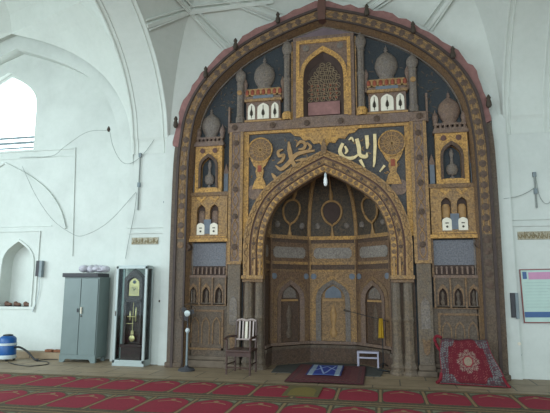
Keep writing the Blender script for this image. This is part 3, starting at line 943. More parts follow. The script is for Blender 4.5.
# ---- the niche: half octagon with a ribbed half dome
a8, h8 = 1.316, .545
corners = [(-a8, 0.02), (-a8, h8), (-h8, a8), (h8, a8), (a8, h8), (a8, 0.02)]
nw = MB()
oc = [(-a8 - .3, .02), (-a8 - .3, h8 + .2), (-h8 - .2, a8 + .3), (h8 + .2, a8 + .3), (a8 + .3, h8 + .2), (a8 + .3, .02)]
for (p, q, p2, q2) in zip(corners, corners[1:], oc, oc[1:]):
    nw.hprism([p, q, q2, p2], 0, 2.74)
nwall = nw.build('niche_wall', NICHE, mih)
def facet_mb(i):
    """matrix: local x along the facet, local -y out of the wall, z up, origin at the facet's middle foot"""
    p, q = Vector(corners[i]), Vector(corners[i + 1]); m = (p + q) / 2; d = (q - p).normalized()
    nrm = Vector((d.y, -d.x))
    if nrm.dot(Vector((0, .2)) - m) < 0: nrm = -nrm
    return Matrix(((d.x, -nrm.x, 0, m.x), (d.y, -nrm.y, 0, m.y), (0, 0, 1, 0), (0, 0, 0, 1))), (q - p).length / 2
for i in range(5):
    M, hl = facet_mb(i)
    gold = (i == 2)
    hw = hl - .01
    def fb(k, name, mat, par=nwall, sm=False, bv=0):
        k.xform(M); return k.build(name, mat, par, sm, bv)
    full = hl > .4
    fb(MB().box(-hw, hw, -.05, .02, 2.66, 2.74), 'gilt_cornice', GOLD2 if gold else GOLD)
    fb(MB().box(-hw, hw, -.03, .02, 2.58, 2.66), 'dark_band', BROWN_D)
    fb(MB().box(-hw, hw, -.02, .02, 2.16, 2.58), 'frieze_panel', NICHEG if gold else NICHE)
    w = hl - .12
    fb(MB().prism([(-w, 2.30), (-w + .06, 2.24), (w - .06, 2.24), (w, 2.30), (w, 2.42), (w - .06, 2.48), (-w + .06, 2.48), (-w, 2.42)], -.035, 0), 'cartouche', CARTM)
    fb(MB().box(-hw, hw, -.045, .02, 2.10, 2.16), 'string_course', GOLD)
    fb(MB().box(-hw, hw, -.03, .02, 1.99, 2.10), 'dark_band', BROWN_D)
    fb(MB().box(-hw, hw, -.05, .02, 1.94, 1.99), 'string_course', GOLD if gold else BROWN)
    if full:
        ow, za = (.43, 1.77) if gold else (.40, 1.75)
        fb(MB().prism([(-hw, .42), (-hw, 1.94), (hw, 1.94), (hw, .42)], -.06, 0, [parch(0, .44, 1.30, za - .10, ow * .62)]), 'arch_panel', NICHEG if gold else NICHE)
        fb(MB().strip(parch(0, .44, 1.30, za, ow * .88), parch(0, .44, 1.30, za - .10, ow * .62), -.10, -.03, -.07), 'arch_molding', GREYM if gold else MAUVE)
        fb(MB().strip(parch(0, .44, 1.32, za + .09, ow * 1.12), parch(0, .44, 1.30, za, ow * .88), -.075, -.03), 'arch_border', GOLD if gold else BROWN)
        fb(MB().prism(parch(0, .44, 1.30, za - .10, ow * .62), -.012, 0), 'niche_back', NICHEG if gold else BROWN_D)
        fb(MB().prism(parch(0, 1.37, 1.42, za - .14, ow * .42), -.03, -.01), 'grey_arch_head', GREYB if gold else GREYM)
        fb(MB().box(-ow * .56, ow * .56, -.03, -.01, 1.30, 1.34), 'bar_relief', MIDG)
        k = MB(); k.lathe([(.05, 0), (.09, .1), (.03, .22), (.06, .36), (.075, .5), (.04, .62), (0, .74)], (0, -.015, .52), 10, .5)
        fb(k, 'vase_relief', MIDG if gold else OLD, nwall, True)
        for d in (-1, 1):
            fb(MB().disc(d * (hw - .11), 1.84, .065, -.075, -.055, 14, .01), 'rosette', GREYB)
            fb(MB().box(d * (ow * 1.12 + .02) - .012, d * (ow * 1.12 + .02) + .012, -.075, -.05, .44, 1.86), 'gilt_fillet', GOLD if gold else BROWN)
            fb(MB().box(d * (hw - .025) - .02, d * (hw - .025) + .02, -.09, -.03, .42, 2.66), 'corner_colonnette', GOLD if gold else NICHE)
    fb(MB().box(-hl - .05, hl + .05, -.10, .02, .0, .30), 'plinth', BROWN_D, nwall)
    fb(MB().box(-hl - .03, hl + .03, -.12, .02, .30, .36), 'plinth_step', OLD, nwall)
    fb(MB().box(-hl, hl, -.09, .02, .38, .44), 'plinth_torus', MAUVE, nwall)
# half dome
dm = MB(); rings = []
NZ = 10
for j in range(NZ + 1):
    t = j / NZ; z = 2.74 + 1.5 * math.sin(t * PI / 2) ** 1.0; r = math.cos(t * PI / 2) ** .72 if t < 1 else 0.0
    rings.append([(x * r, .02 + (y - .02) * r, z) for x, y in corners])
vs = [p for r in rings for p in r]; fs = []
for j in range(NZ):
    for i in range(5): fs.append((j * 6 + i, j * 6 + i + 1, (j + 1) * 6 + i + 1, (j + 1) * 6 + i))
nv = len(vs)
dm.add(vs, fs)
# thickness: an outer shell
vs2 = [(x * 1.12, .02 + (y - .02) * 1.12 + .03, z + .12) for x, y, z in vs]
dm.add(vs2, fs)
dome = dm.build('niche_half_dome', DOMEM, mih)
def domep(i, u, t, off=.02):
    """point on facet i (u -1..1 across) at height parameter t, pulled inwards by off"""
    z = 2.74 + 1.5 * math.sin(t * PI / 2); r = math.cos(t * PI / 2) ** .72 if t < 1 else 0.0
    p, q = Vector(corners[i]), Vector(corners[i + 1]); m = p + (q - p) * (u + 1) / 2
    n = m.normalized() if m.length else m
    return (m.x * r - n.x * off, .02 + (m.y - .02) * r - n.y * off, z - off * t)
TL = [k / 12 * .97 for k in range(13)]
for i in (1, 2, 3, 4):
    MB().tube([domep(i, -1, t, .02) for t in TL], .048, 6).build('dome_rib', GOLD, dome, True)
    for du in (-.045, .045):
        MB().tube([domep(i, -1 + du if du > 0 else -1, t, .045) if du > 0 else domep(i - 1, 1 + du, t, .045) for t in TL], .010, 5).build('rib_edge', MIDG, dome, True)
def teardrop(i, tc, hu, ht, e=1.0):
    pts = []
    for k in range(28):
        a = 2 * PI * k / 28
        u = hu * math.sin(a) * (1 - .18 * math.cos(a)); q = -math.cos(a)
        if q < 0: q = -abs(q) ** 1.0 * (1.15 if abs(u) < .05 else 1)
        pts.append((u * e, tc + ht * q * e))
    return pts
for i in (1, 2, 3):
    td = teardrop(i, .235, .44, .12)
    k = MB(); vs = [domep(i, u, t, .03) for u, t in teardrop(i, .235, .44, .12, .84)] + [domep(i, 0, .235, .03)]
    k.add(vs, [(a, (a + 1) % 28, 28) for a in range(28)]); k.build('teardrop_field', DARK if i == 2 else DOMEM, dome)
    MB().tube([domep(i, u, t, .035) for u, t in td], .026, 6, True).build('teardrop_rim', MIDG, dome, True)
    MB().tube([domep(i, 0, t, .03) for t in (.35, .42, .5, .62, .75)], [.035, .05, .02, .014, .01], 6).build('finial_relief', MIDG, dome, True)
    MB().tube([domep(i, 0, t, .03) for t in (0.0, .05, .11)], [.05, .025, .012], 6).build('stem_relief', MIDG, dome, True)
    for u in (-.62, .62):
        k = MB(); c = domep(i, u, .10, .02); k.ball(c, .07, .03, .08, 8); k.build('lotus_relief', GREYM, dome, True)

# ------------------------------------------------------------------ iron brackets around the arch
br_pts = [(-.93, 7.24), (-1.86, 6.74), (-2.52, 6.16), (-3.17, 5.08), (.93, 7.20), (1.83, 6.72), (2.56, 6.12), (3.16, 5.08)]
br_lab = ['small dark iron bracket on the frame, first to the left of the apex', 'small dark iron bracket on the frame, second to the left of the apex',
          'small dark iron bracket on the frame, third to the left of the apex', 'small dark iron bracket low on the left haunch, fourth from the apex',
          'small dark iron bracket on the frame, first to the right of the apex', 'small dark iron bracket on the frame, second to the right of the apex',
          'small dark iron bracket on the frame, third to the right of the apex', 'small dark iron bracket low on the right haunch, fourth from the apex']
for (x, z), l in zip(br_pts, br_lab):
    y = YF + .01
    k = MB(); k.lathe([(.03, -.10), (.055, -.06), (.05, 0), (.03, .06), (.045, .09), (.02, .14), (0, .16)], (x, y - .07, z), 8)
    k.box(x - .02, x + .02, y - .07, y, z - .03, z + .03)
    o = k.build('lamp_bracket', IRON, None, True); tag(o, l, 'bracket', 'iron brackets around the mihrab arch')

# hanging bulb in the mouth of the niche
hbulb = thing('hanging_bulb', 'white lamp bulb hanging from the tip of the niche arch', 'light bulb', (0.02, -.1, 3.62))
MB().lathe([(0, 0), (.03, .02), (.042, .08), (.036, .15), (.026, .19)], (0, 0, 0), 12).build('bulb', BULBW, hbulb, True)
MB().lathe([(.028, .19), (.028, .25), (.02, .27), (.006, .28)], (0, 0, 0), 10).build('bulb_holder', GREYL, hbulb, True)
MB().tube([(0, 0, .27), (0, .01, .33)], .006).build('cord', WIRE, hbulb)

# ------------------------------------------------------------------ steel cabinet
cab = thing('steel_cabinet', 'grey steel two-door cupboard standing on the floor left of the clock case', 'cabinet', (-5.31, -.15, 0))
cw, chh, cd = .425, 1.80, .46
MB().box(-cw, cw, .02, cd, .10, chh).build('body', STEEL, cab, bevel=.008)
for s in (-1, 1):
    d = MB().box(*sorted((s * .006, s * (cw - .02))), 0.0, .03, .16, chh - .03).build('door', STEEL, cab, bevel=.006)
    if s > 0:
        k = MB(); k.box(.03, .06, -.035, 0, 1.02, 1.16); k.build('handle', CREAM, d, bevel=.005)
        MB().disc(.045, .97, .016, -.015, 0, 10).build('keyhole', IRON, d)
    else:
        k = MB(); k.box(-.06, -.03, -.02, 0, 1.05, 1.13); k.build('handle', STEEL_D, d, bevel=.004)
MB().prism([(-cw, .16), (-cw, 0), (-cw + .10, 0), (-cw + .15, .07), (cw - .15, .07), (cw - .10, 0), (cw, 0), (cw, .16)], .0, .03).build('apron', STEEL, cab)
for s in (-1, 1):
    for y in (.05, cd - .05): MB().box(s * (cw - .05) - .04, s * (cw - .05) + .04, y - .03, y + .03, 0, .12).build('foot', STEEL, cab)
o = MB().box(-5.76, -4.90, -.19, .28, 1.80, 1.885).build('board', STEEL_D, None, bevel=.006)
tag(o, 'dark flat board lying across the top of the grey steel cupboard', 'board')
k = MB(); rr = random.Random(2)
for i in range(11):
    k.ball((-5.42 + i * .055, .05 + rr.uniform(-.06, .08), 1.955 + rr.uniform(-.005, .03) * (1 - abs(i - 5) / 7) + .02), .11, .12, .06 + rr.uniform(0, .035), 10)
k.ball((-4.98, .03, 1.945), .12, .12, .045, 10)
o = k.build('cloth_bundle', CLOTHW, None, True); tag(o, 'pale bundled cloth in clear wrapping heaped on top of the steel cupboard', 'bundle')

# ------------------------------------------------------------------ display case and clock
case = thing('display_case', 'tall white-framed glass case enclosing the longcase clock', 'display case', (-4.0, -.36, 0))
x0, x1, y1, H = -.37, .33, .31, 2.02
k = MB()
for x in (x0, x1 - .05):
    k.box(x, x + .05, 0, .045, .06, H)
k.box(x0, x1, 0, .045, H - .05, H); k.box(x0, x1, 0, .045, .06, .12)
k.build('front_frame', ALU, case, bevel=.004)
k = MB()
for x in (x0, x1 - .05): k.box(x, x + .05, y1 - .04, y1, .06, H)
for x in (x0, x1 - .04):
    k.box(x, x + .04, .045, y1 - .04, H - .05, H); k.box(x, x + .04, .045, y1 - .04, .06, .12)
k.build('side_frame', ALU, case, bevel=.004)
MB().box(x0, x1, 0, y1, 0, .06).build('base', ALU, case, bevel=.004)
MB().box(x0 + .02, x1 - .02, .02, y1 - .02, H, H + .02).build('top', ALU, case)
MB().box(x0 + .05, x1 - .05, .018, .024, .12, H - .05).build('glass_pane', GLASS, case)
for x in (x0 + .02, x1 - .026): MB().box(x, x + .006, .045, y1 - .04, .12, H - .05).build('glass_pane', GLASS, case)
MB().box(x0 + .02, x0 + .035, -.012, 0, 1.0, 1.1).build('latch', IRON, case)

clk = thing('longcase_clock', 'dark mahogany longcase clock with brass dial and pendulum inside the glass case', 'clock', (-4.0, -.19, .06))
MB().box(-.235, .215, -.10, .09, 0, .36).build('plinth', WOOD, clk, bevel=.01)
MB().box(-.25, .23, -.11, .09, .30, .37).build('plinth_molding', WOOD, clk, bevel=.01)
k = MB()
for x in (-.20, .14): k.box(x, x + .045, -.09, .09, .37, 1.28)
k.box(-.20, .185, .06, .09, .37, 1.28); k.box(-.20, .185, -.09, .09, 1.22, 1.30)
k.build('trunk', WOOD, clk, bevel=.006)
k = MB(); k.prism([(-.215, 1.28), (-.215, 1.70), (-.17, 1.76), (-.10, 1.83), (-.01, 1.90), (.08, 1.83), (.15, 1.76), (.195, 1.70), (.195, 1.28)], -.10, .09,
                  [parch(-.01, 1.34, 1.60, 1.74, .135)])
k.build('hood', WOOD, clk, bevel=.006)
MB().box(-.15, .13, -.03, .0, 1.30, 1.76).build('dial_backing', WOOD, clk)
dl = MB().prism(parch(-.01, 1.35, 1.58, 1.72, .115), -.05, -.03).build('dial_plate', BRASS, clk)
MB().disc(-.01, 1.46, .092, -.06, -.05, 24).build('chapter_ring', DIALW, dl)
k = MB(); k.stroke([(-.01, 1.46), (.03, 1.51)], [.012, .006], -.066, -.06); k.stroke([(-.01, 1.46), (-.04, 1.53)], [.01, .004], -.066, -.06); k.build('hand', BLACK, dl)
MB().disc(-.01, 1.635, .035, -.058, -.05, 16).build('moon_dial', GREYB, dl)
pd = MB().tube([(-.02, -.03, .52), (-.02, -.03, 1.22)], .008).build('pendulum', BRASS, clk)
MB().disc(-.02, .48, .062, -.045, -.025, 20, .01).build('pendulum_bob', BRASS, pd)
MB().prism([(-.055, .56), (.015, .56), (.005, .64), (-.045, .64)], -.04, -.03).build('pendulum_lyre', BRASS, pd)
for x, z0, z1 in ((-.09, .86, 1.02), (.04, .84, 1.10)):
    MB().lathe([(.004, z0 - .02), (.018, z0), (.018, z1), (.004, z1 + .02)], (x, -.02, 0), 10).build('weight', BRASS, clk, True)
MB().box(-.15, .05, -.04, -.03, .915, .93).build('weight_reflection', BRASS, clk)  # reflections of the weights, modelled as brass bars
MB().box(-.17, .0, -.045, -.035, .775, .787).build('weight_reflection', BRASS, clk)
k = MB(); k.ball((-.01, -.02, 1.92), .02, .02, .03, 8); k.build('finial', WOOD, clk, True)

# ------------------------------------------------------------------ vacuum cleaner, rubble, cable
vc = thing('vacuum_cleaner', 'blue barrel vacuum cleaner on the floor at the far left', 'vacuum cleaner', (-6.95, -.25, 0))
MB().lathe([(.19, .05), (.20, .07), (.19, .12), (.19, .13)], (0, 0, 0), 24).build('base_ring', GREYL, vc, True)
MB().lathe([(.185, .12), (.19, .14), (.185, .33), (.18, .34)], (0, 0, 0), 24).build('drum', BLUE, vc, True)
MB().lathe([(.195, .33), (.197, .345), (.195, .375), (.185, .38)], (0, 0, 0), 24).build('rim', GREYL, vc, True)
MB().lathe([(.18, .38), (.175, .47), (.14, .51), (.10, .53), (0, .53)], (0, 0, 0), 24).build('motor_head', BLUE, vc, True)
MB().lathe([(.10, .52), (.10, .55), (.05, .56), (0, .56)], (0, 0, 0), 18).build('lid_cap', BLACK, vc, True)
for a in (.6, 2.2, 3.8, 5.4):
    k = MB(); k.ball((.15 * math.cos(a), .15 * math.sin(a), .03), .03, .03, .03, 8); k.box(.15 * math.cos(a) - .015, .15 * math.cos(a) + .015, .15 * math.sin(a) - .015, .15 * math.sin(a) + .015, .03, .08)
    k.build('castor', BLACK, vc, True)
MB().tube(smooth_line([(.17, 0, .28), (.27, .03, .29), (.40, .08, .22), (.52, .10, .12), (.62, .10, .035), (.70, .12, .03)], 5), .022, 8).build('hose', BLACK, vc, True)
o = MB().tube(smooth_line([(-6.70, -.50, .012), (-6.3, -.75, .01), (-5.9, -.85, .01), (-5.72, -.55, .01), (-5.95, -.25, .01), (-6.25, -.2, .01), (-6.2, .05, .01), (-5.95, .12, .01)], 6), .009, 6).build('power_cord', BLACK, None, True)
tag(o, 'thin black power cord looping over the stone floor beside the vacuum cleaner', 'cord')
rr = random.Random(9)
for i in range(3):
    x = -6.34 + i * .21
    k = MB(); k.box(-.09, .09, -.05, .05, 0, .055); k.xform(Matrix.Translation((x, .36 + .02 * (i % 2), .13)) @ Matrix.Rotation(rr.uniform(-.4, .4), 4, 'Z'))
    tag(k.build('brick', BRICK, None, bevel=.01), ['loose brick on the wall base, furthest from the steel cupboard', 'loose brick on the wall base, middle of three', 'loose brick on the wall base, nearest the steel cupboard'][i], 'brick', 'loose bricks by the cupboard')

# ------------------------------------------------------------------ things on the walls
def swag(name, pts, label, r=.0055, sub=7):
    o = MB().tube(smooth_line(pts, sub), r, 5).build(name, WIRE, None, True); tag(o, label, 'wire', 'loose wires on the white walls'); return o
swag('wall_wire', [(-7.6, .45, 4.74), (-6.7, .42, 4.72), (-6.2, .2, 4.86), (-5.5, .0, 5.12), (-4.9, -.03, 5.42 - .3)], 'thin wire rising across the left bay above the blind arch')
swag('wall_wire', [(-4.9, -.04, 5.10), (-4.78, -.04, 4.7), (-4.55, -.04, 4.36), (-4.3, -.04, 4.33), (-4.0, -.05, 4.55), (-3.72, -.05, 4.94), (-3.52, -.1, 5.2)], 'thin wire swagging across the left pier to the arch edge')
swag('wall_wire', [(-7.5, .44, 4.50), (-7.0, .36, 3.75), (-6.4, .2, 3.15), (-5.8, .05, 2.80), (-5.4, -.03, 2.72), (-4.8, -.03, 3.02), (-4.18, -.03, 3.66)], 'long thin wire sagging low across the left bay wall')
swag('wall_wire', [(-4.16, -.03, 3.64), (-4.2, -.03, 3.2), (-4.3, -.03, 2.6), (-4.36, -.03, 2.2)], 'thin wire dropping down the left pier towards the cupboard')
swag('wall_wire', [(3.36, -.10, 3.26), (3.6, -.05, 3.30), (3.8, -.04, 3.38), (3.95, -.05, 3.48)], 'thin wire stretched across the right pier near the mihrab')
swag('wall_wire', [(3.95, -.05, 3.72), (4.0, -.04, 3.30), (4.12, -.04, 3.15), (4.28, -.04, 3.32)], 'thin wire hanging in a loop at the right edge of the photo')
for x, z0, z1, l in ((-4.12, 3.26, 4.50, 'slim dark tube hung upright on the white pier left of the mihrab'), (3.94, 3.08, 3.72, 'slim dark tube hung upright on the white pier right of the mihrab')):
    t_ = thing('wall_tube', l, 'tube', (x, -.03, z0))
    MB().tube([(0, 0, 0), (0, 0, z1 - z0)], .016, 8).build('tube', WIRE, t_, True)
    MB().box(-.028, .028, -.025, .03, .55 * (z1 - z0) * .75, .55 * (z1 - z0) * .75 + .1).build('clip', GREYPL, t_)
    MB().box(-.03, .03, -.02, .03, z1 - z0 - .05, z1 - z0 + .04).build('clip', GREYPL, t_)
# hook where the wires meet
o = MB().lathe([(.015, -.06), (.04, -.02), (.03, .03), (.0, .08)], (-4.92, -.05, 5.14), 8).build('wall_hook', IRON, None, True); tag(o, 'small dark hook holding the wires on the left arch edge', 'hook')

def wallbox(loc, w, h, label, d=.07):
    t_ = thing('switch_box', label, 'switch box', loc)
    MB().box(-w / 2, w * .08, -d, 0, 0, h).build('box_body', STEEL_D, t_, bevel=.004)
    MB().box(w * .08, w / 2, -d * 1.2, 0, -.02, h).build('cover', GREYPL, t_, bevel=.004)
    return t_
wallbox((3.43, -.055, 1.08), .13, .44, 'grey electric switch box on the white strip right of the mihrab')
wallbox((-6.80, .47, 1.83), .17, .36, 'dark grey switch box beside the small wall niche')
wallbox((-4.29, -.0, 1.40), .10, .36, 'grey switch box on the pier behind the glass clock case', .04)
o = MB().tube(smooth_line([(3.46, -.07, 1.06), (3.47, -.07, .7), (3.48, -.07, .45), (3.50, -.07, .42)], 5), .010, 6).build('cable', GREYPL, None, True); tag(o, 'grey cable running down from the switch box right of the mihrab', 'cable')
o = MB().lathe([(0, 0), (.03, .005), (.03, .03), (0, .035)], (0, 0, 0), 12); o.xform(Matrix.Translation((3.47, -.06, .62)) @ Matrix.Rotation(PI / 2, 4, 'X'))
tag(o.build('wall_socket', CREAM, None, True), 'small round white outlet low on the strip right of the mihrab', 'outlet')
o = MB().tube(smooth_line([(-6.80, .44, 1.82), (-6.80, .46, 1.5), (-6.86, .46, 1.2), (-6.93, .46, 1.0)], 5), .009, 6).build('cable', GREYL, None, True); tag(o, 'pale cable dangling from the switch box by the wall niche', 'cable')
o = MB().disc(-3.50, 3.42, .03, -.03, -.0, 10).build('wall_stud', GREYPL, None); tag(o, 'tiny grey knob on the white pier left of the mihrab', 'stud')
o = MB().disc(-3.52, 1.3, .025, -.04, -.0, 10).build('wall_stud', IRON, None); tag(o, 'tiny dark knob on the pier right of the glass case', 'stud')

# gilt inscription strips
for xa, xb, z, l in ((-4.24, -3.62, 2.58, 'gilt inscription plaque high on the white pier left of the mihrab'), (3.58, 4.25, 2.57, 'gilt inscription plaque high on the white pier right of the mihrab')):
    pl = MB().box(xa, xb, -.022, -.0, z - .075, z + .075).build('inscription_plaque', INSC, None, bevel=.004); tag(pl, l, 'plaque')
    k = MB(); rr = random.Random(int(xa * 10)); n = 9; st = (xb - xa) / n
    for i in range(n):
        x = xa + st * (i + .5)
        k.stroke(smooth_line([(x + st * .45, z + rr.uniform(0, .05)), (x + .01, z - .05), (x - st * .4, z + rr.uniform(-.04, .02))], 4), [.012] * 9, -.03, -.02)
        if i % 2: k.stroke([(x, z - .02), (x + .01, z + .062)], [.014, .010], -.03, -.02)
    k.build('inscription', plain('inscription_dark_gilt', C(122, 106, 68), .7), pl)

# framed notice
nb = thing('framed_notice', 'framed pale notice sheet with pink heading on the right white wall', 'notice', (3.60, -.015, 1.0))
nb.rotation_euler = (0, -.02, 0)
W_, H_ = .62, .93
MB().box(0, W_, -.012, 0, 0, H_).build('paper', PAPER, nb)
k = MB(); k.box(-.018, 0, -.025, 0, -.018, H_ + .018); k.box(W_, W_ + .018, -.025, 0, -.018, H_ + .018); k.box(0, W_, -.025, 0, -.018, 0); k.box(0, W_, -.025, 0, H_, H_ + .018)
k.build('frame', FRAMER, nb)
MB().box(.13, .56, -.015, -.01, H_ - .17, H_ - .04).build('heading_block', PAPERP, nb)
MB().box(.03, .10, -.015, -.01, H_ - .16, H_ - .03).build('emblem_block', PAPERB, nb)
MB().box(.01, W_ - .02, -.015, -.01, .08, .18).build('footer_band', PAPERB, nb)
k = MB()
for i in range(9): k.box(.05, .55 - .06 * (i % 3), -.0135, -.011, .26 + i * .055, .265 + i * .055)
k.build('text_line', plain('notice_grey_ink', C(150, 176, 172), .6), nb)

# things in the small wall niche
for i, (x, l) in enumerate(((-7.72, 'brown bundled shoes on the niche shelf, left side'), (-7.47, 'dark brown shoe lying in the middle of the niche shelf'), (-7.20, 'tan brown shoe on the right of the niche shelf'))):
    t_ = thing('shoe', l, 'shoe', (x, .62, 1.12), 0, 'shoes on the niche shelf')
    k = MB(); k.ball((0, 0, .045), .105, .05, .045, 12); k.ball((-.05, 0, .07), .055, .045, .05, 10); k.build('upper', SHOE, t_, True)
    k = MB(); k.ball((0, 0, .012), .108, .052, .014, 12); k.build('sole', BLACK, t_, True)

# ------------------------------------------------------------------ pedestal fan
fan = thing('pedestal_fan', 'grey pedestal fan with small pale head left of the mihrab niche', 'fan', (-2.66, -.58, 0))
MB().lathe([(.16, 0), (.165, .02), (.14, .045), (.06, .06), (.03, .10), (0, .10)], (0, 0, 0), 24).build('base', STEEL_D, fan, True)
MB().tube([(0, 0, .09), (0, 0, .74)], .022, 10).build('pole', GREYPL, fan, True)
MB().tube([(0, 0, .72), (0, 0, .98)], .013, 10).build('extension_pole', STEEL_D, fan, True)
k = MB(); k.ball((0, 0, .76), .045, .045, .05, 12); k.build('height_knob', GREYL, fan, True)
k = MB(); k.ball((0, .02, 1.09), .06, .10, .06, 12); k.build('motor_housing', STEEL_D, fan, True)
k = MB(); k.disc(0.02, 1.09, .06, -.10, -.07, 20, .02); k.build('hub_cap', ALU, fan, True)
k = MB()
for i in range(20):
    a = 2 * PI * i / 20
    k.tube([(.05 * math.cos(a), -.085, 1.09 + .05 * math.sin(a)), (.15 * math.cos(a), -.07, 1.09 + .15 * math.sin(a)), (.175 * math.cos(a), -.02, 1.09 + .175 * math.sin(a))], .0025, 4)
k.tube([(.175 * math.cos(2 * PI * i / 28), -.02, 1.09 + .175 * math.sin(2 * PI * i / 28)) for i in range(28)], .006, 5, True)
k.tube([(.11 * math.cos(2 * PI * i / 28), -.078, 1.09 + .11 * math.sin(2 * PI * i / 28)) for i in range(28)], .003, 4, True)
k.build('cage', IRON, fan)
for i in range(3):
    a = 2 * PI * i / 3 + .4
    k = MB(); P = [(.03, -.02), (.07, -.06), (.14, -.05), (.15, .02), (.08, .04), (.03, .02)]
    k.prism([(x * math.cos(a) - z * math.sin(a), 1.09 + x * math.sin(a) + z * math.cos(a)) for x, z in P], -.045, -.035); k.build('blade', STEEL_D, fan)

# ------------------------------------------------------------------ wooden armchair
ch = thing('wooden_armchair', 'brown wooden armchair with reflected light coloured on its slatted back in front of the niche column', 'chair', (-1.54, -.60, 0), -.06)
for s in (-1, 1):
    MB().tube([(s * .23, -.22, 0), (s * .23, -.22, .66)], .019, 8).build('leg', CHAIRW, ch, True)
    MB().tube([(s * .21, .20, 0), (s * .21, .19, .42), (s * .20, .25, .98)], .02, 8).build('leg', CHAIRW, ch, True)
    MB().tube(smooth_line([(s * .25, -.27, .64), (s * .25, -.15, .67), (s * .24, .05, .67), (s * .21, .22, .66)], 4), .022, 8).build('armrest', CHAIRW, ch, True)
    MB().tube([(s * .23, -.2, .18), (s * .21, .19, .18)], .013, 6).build('stretcher', CHAIRW, ch)
MB().box(-.24, .24, -.25, .22, .40, .45).build('seat', CHAIRW, ch, bevel=.015)
MB().box(-.22, .22, -.235, -.215, .33, .40).build('seat_rail', CHAIRW, ch)
MB().tube([(-.23, -.21, .13), (.23, -.21, .13)], .013, 6).build('stretcher', CHAIRW, ch)
k = MB(); k.tube(smooth_line([(-.205, .25, .95), (-.1, .262, .975), (0, .255, .955), (.1, .262, .975), (.205, .25, .95)], 4), .024, 8); k.build('top_rail', CHAIR_SHINE, ch, True)
k = MB(); k.tube([(-.2, .215, .60), (.2, .215, .60)], .02, 8); k.build('lower_rail', CHAIR_SHINE, ch, True)
for i in range(5):
    x = -.14 + i * .07
    k = MB(); k.box(x - (.024 if i == 2 else .014), x + (.024 if i == 2 else .014), -.008, .008, 0, .36)
    k.xform(Matrix.Translation((0, .218, .60)) @ Matrix.Rotation(-.10, 4, 'X')); k.build('slat', CREAM if i == 2 else CHAIR_SHINE, ch)  # slats coloured pale for reflected light, the middle one palest

# ------------------------------------------------------------------ stool, microphone stand with cloth
st = thing('low_stool', 'small pale lilac metal stool standing in the mouth of the niche', 'stool', (.76, .70, 0), -.03)
MB().box(-.22, .22, -.09, .09, .28, .32).build('stool_top', LILAC, st, bevel=.006)
for sx in (-1, 1):
    for sy in (-1, 1): MB().box(sx * .2 - .016, sx * .2 + .016, sy * .07 - .016, sy * .07 + .016, 0, .29).build('leg', LILAC, st)
MB().box(-.20, .20, -.085, -.06, .18, .21).build('rail', LILAC, st)
ms = thing('microphone_stand', 'black microphone boom stand reaching across the niche behind the lilac stool', 'microphone stand', (1.06, .54, 0))
MB().tube([(0, 0, .02), (0, 0, .98)], .010, 8).build('pole', BLACK, ms, True)
for a in (.3, 2.4, 4.5): MB().tube([(0, 0, .12), (.14 * math.cos(a), .14 * math.sin(a), .022)], .010, 6).build('leg', BLACK, ms, True)
MB().tube([(.12, 0, .93), (-.66, -.03, 1.12)], .008, 6).build('boom_arm', BLACK, ms, True)
k = MB(); k.ball((0, 0, .965), .025, .025, .03, 8); k.build('clutch', BLACK, ms, True)
MB().tube([(-.64, -.03, 1.115), (-.72, -.032, 1.135), (-.77, -.033, 1.145)], [.014, .02, .026], 10).build('microphone', IRON, ms, True)
k = MB()
P = []
for i in range(9):
    x = -.05 + i * .0125; P.append((x, .02 * math.sin(i * 1.7)))
vs = []; fs = []
for j in range(8):
    z = .99 - j * .055; sc = .7 + .06 * j
    for x, y in P: vs.append((x * sc, y - .03 - .006 * j, z))
for j in range(7):
    for i in range(8): fs.append((j * 9 + i, j * 9 + i + 1, (j + 1) * 9 + i + 1, (j + 1) * 9 + i))
k.add(vs, fs)
o = k.build('yellow_cloth', YELLOW, None, True); o.location = (1.04, .52, .0)
md = o.modifiers.new('thickness', 'SOLIDIFY'); md.thickness = .008
tag(o, 'yellow cloth draped over the microphone stand in the niche', 'cloth')
o = MB().tube(smooth_line([(.95, .30, .02), (1.05, .22, .025), (1.15, .16, .02), (1.2, .05, .02)], 4), .018, 6).build('black_cable', BLACK, None, True); tag(o, 'thick black cable lying on the niche floor right of the stool', 'cable')

# ------------------------------------------------------------------ matting, rugs and carpets
def sheet(name, w, h, nx, ny, colf, shape, mat=PILE, thick=.008, parent=None):
    """grid sheet: u,v in -1..1; shape(u,v)->xyz ; colf(u,v)->rgb woven pattern"""
    vs = [shape(-1 + 2 * i / nx, -1 + 2 * j / ny) for j in range(ny + 1) for i in range(nx + 1)]
    fs = [(j * (nx + 1) + i, j * (nx + 1) + i + 1, (j + 1) * (nx + 1) + i + 1, (j + 1) * (nx + 1) + i) for j in range(ny) for i in range(nx)]
    me = bpy.data.meshes.new(name); me.from_pydata(vs, [], fs)
    ca = me.color_attributes.new('Col', 'FLOAT_COLOR', 'POINT')
    for j in range(ny + 1):
        for i in range(nx + 1):
            ca.data[j * (nx + 1) + i].color = colf(-1 + 2 * i / nx, -1 + 2 * j / ny)
    me.materials.append(mat)
    for p in me.polygons: p.use_smooth = True
    o = bpy.data.objects.new(name, me); COL.objects.link(o)
    if parent: o.parent = parent
    s = o.modifiers.new('thickness', 'SOLIDIFY'); s.thickness = thick; s.offset = 1
    return o

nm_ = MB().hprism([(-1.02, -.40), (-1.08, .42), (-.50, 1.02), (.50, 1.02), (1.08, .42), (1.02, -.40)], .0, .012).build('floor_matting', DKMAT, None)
tag(nm_, 'dark grey-green matting covering the floor of the deep niche', 'mat')

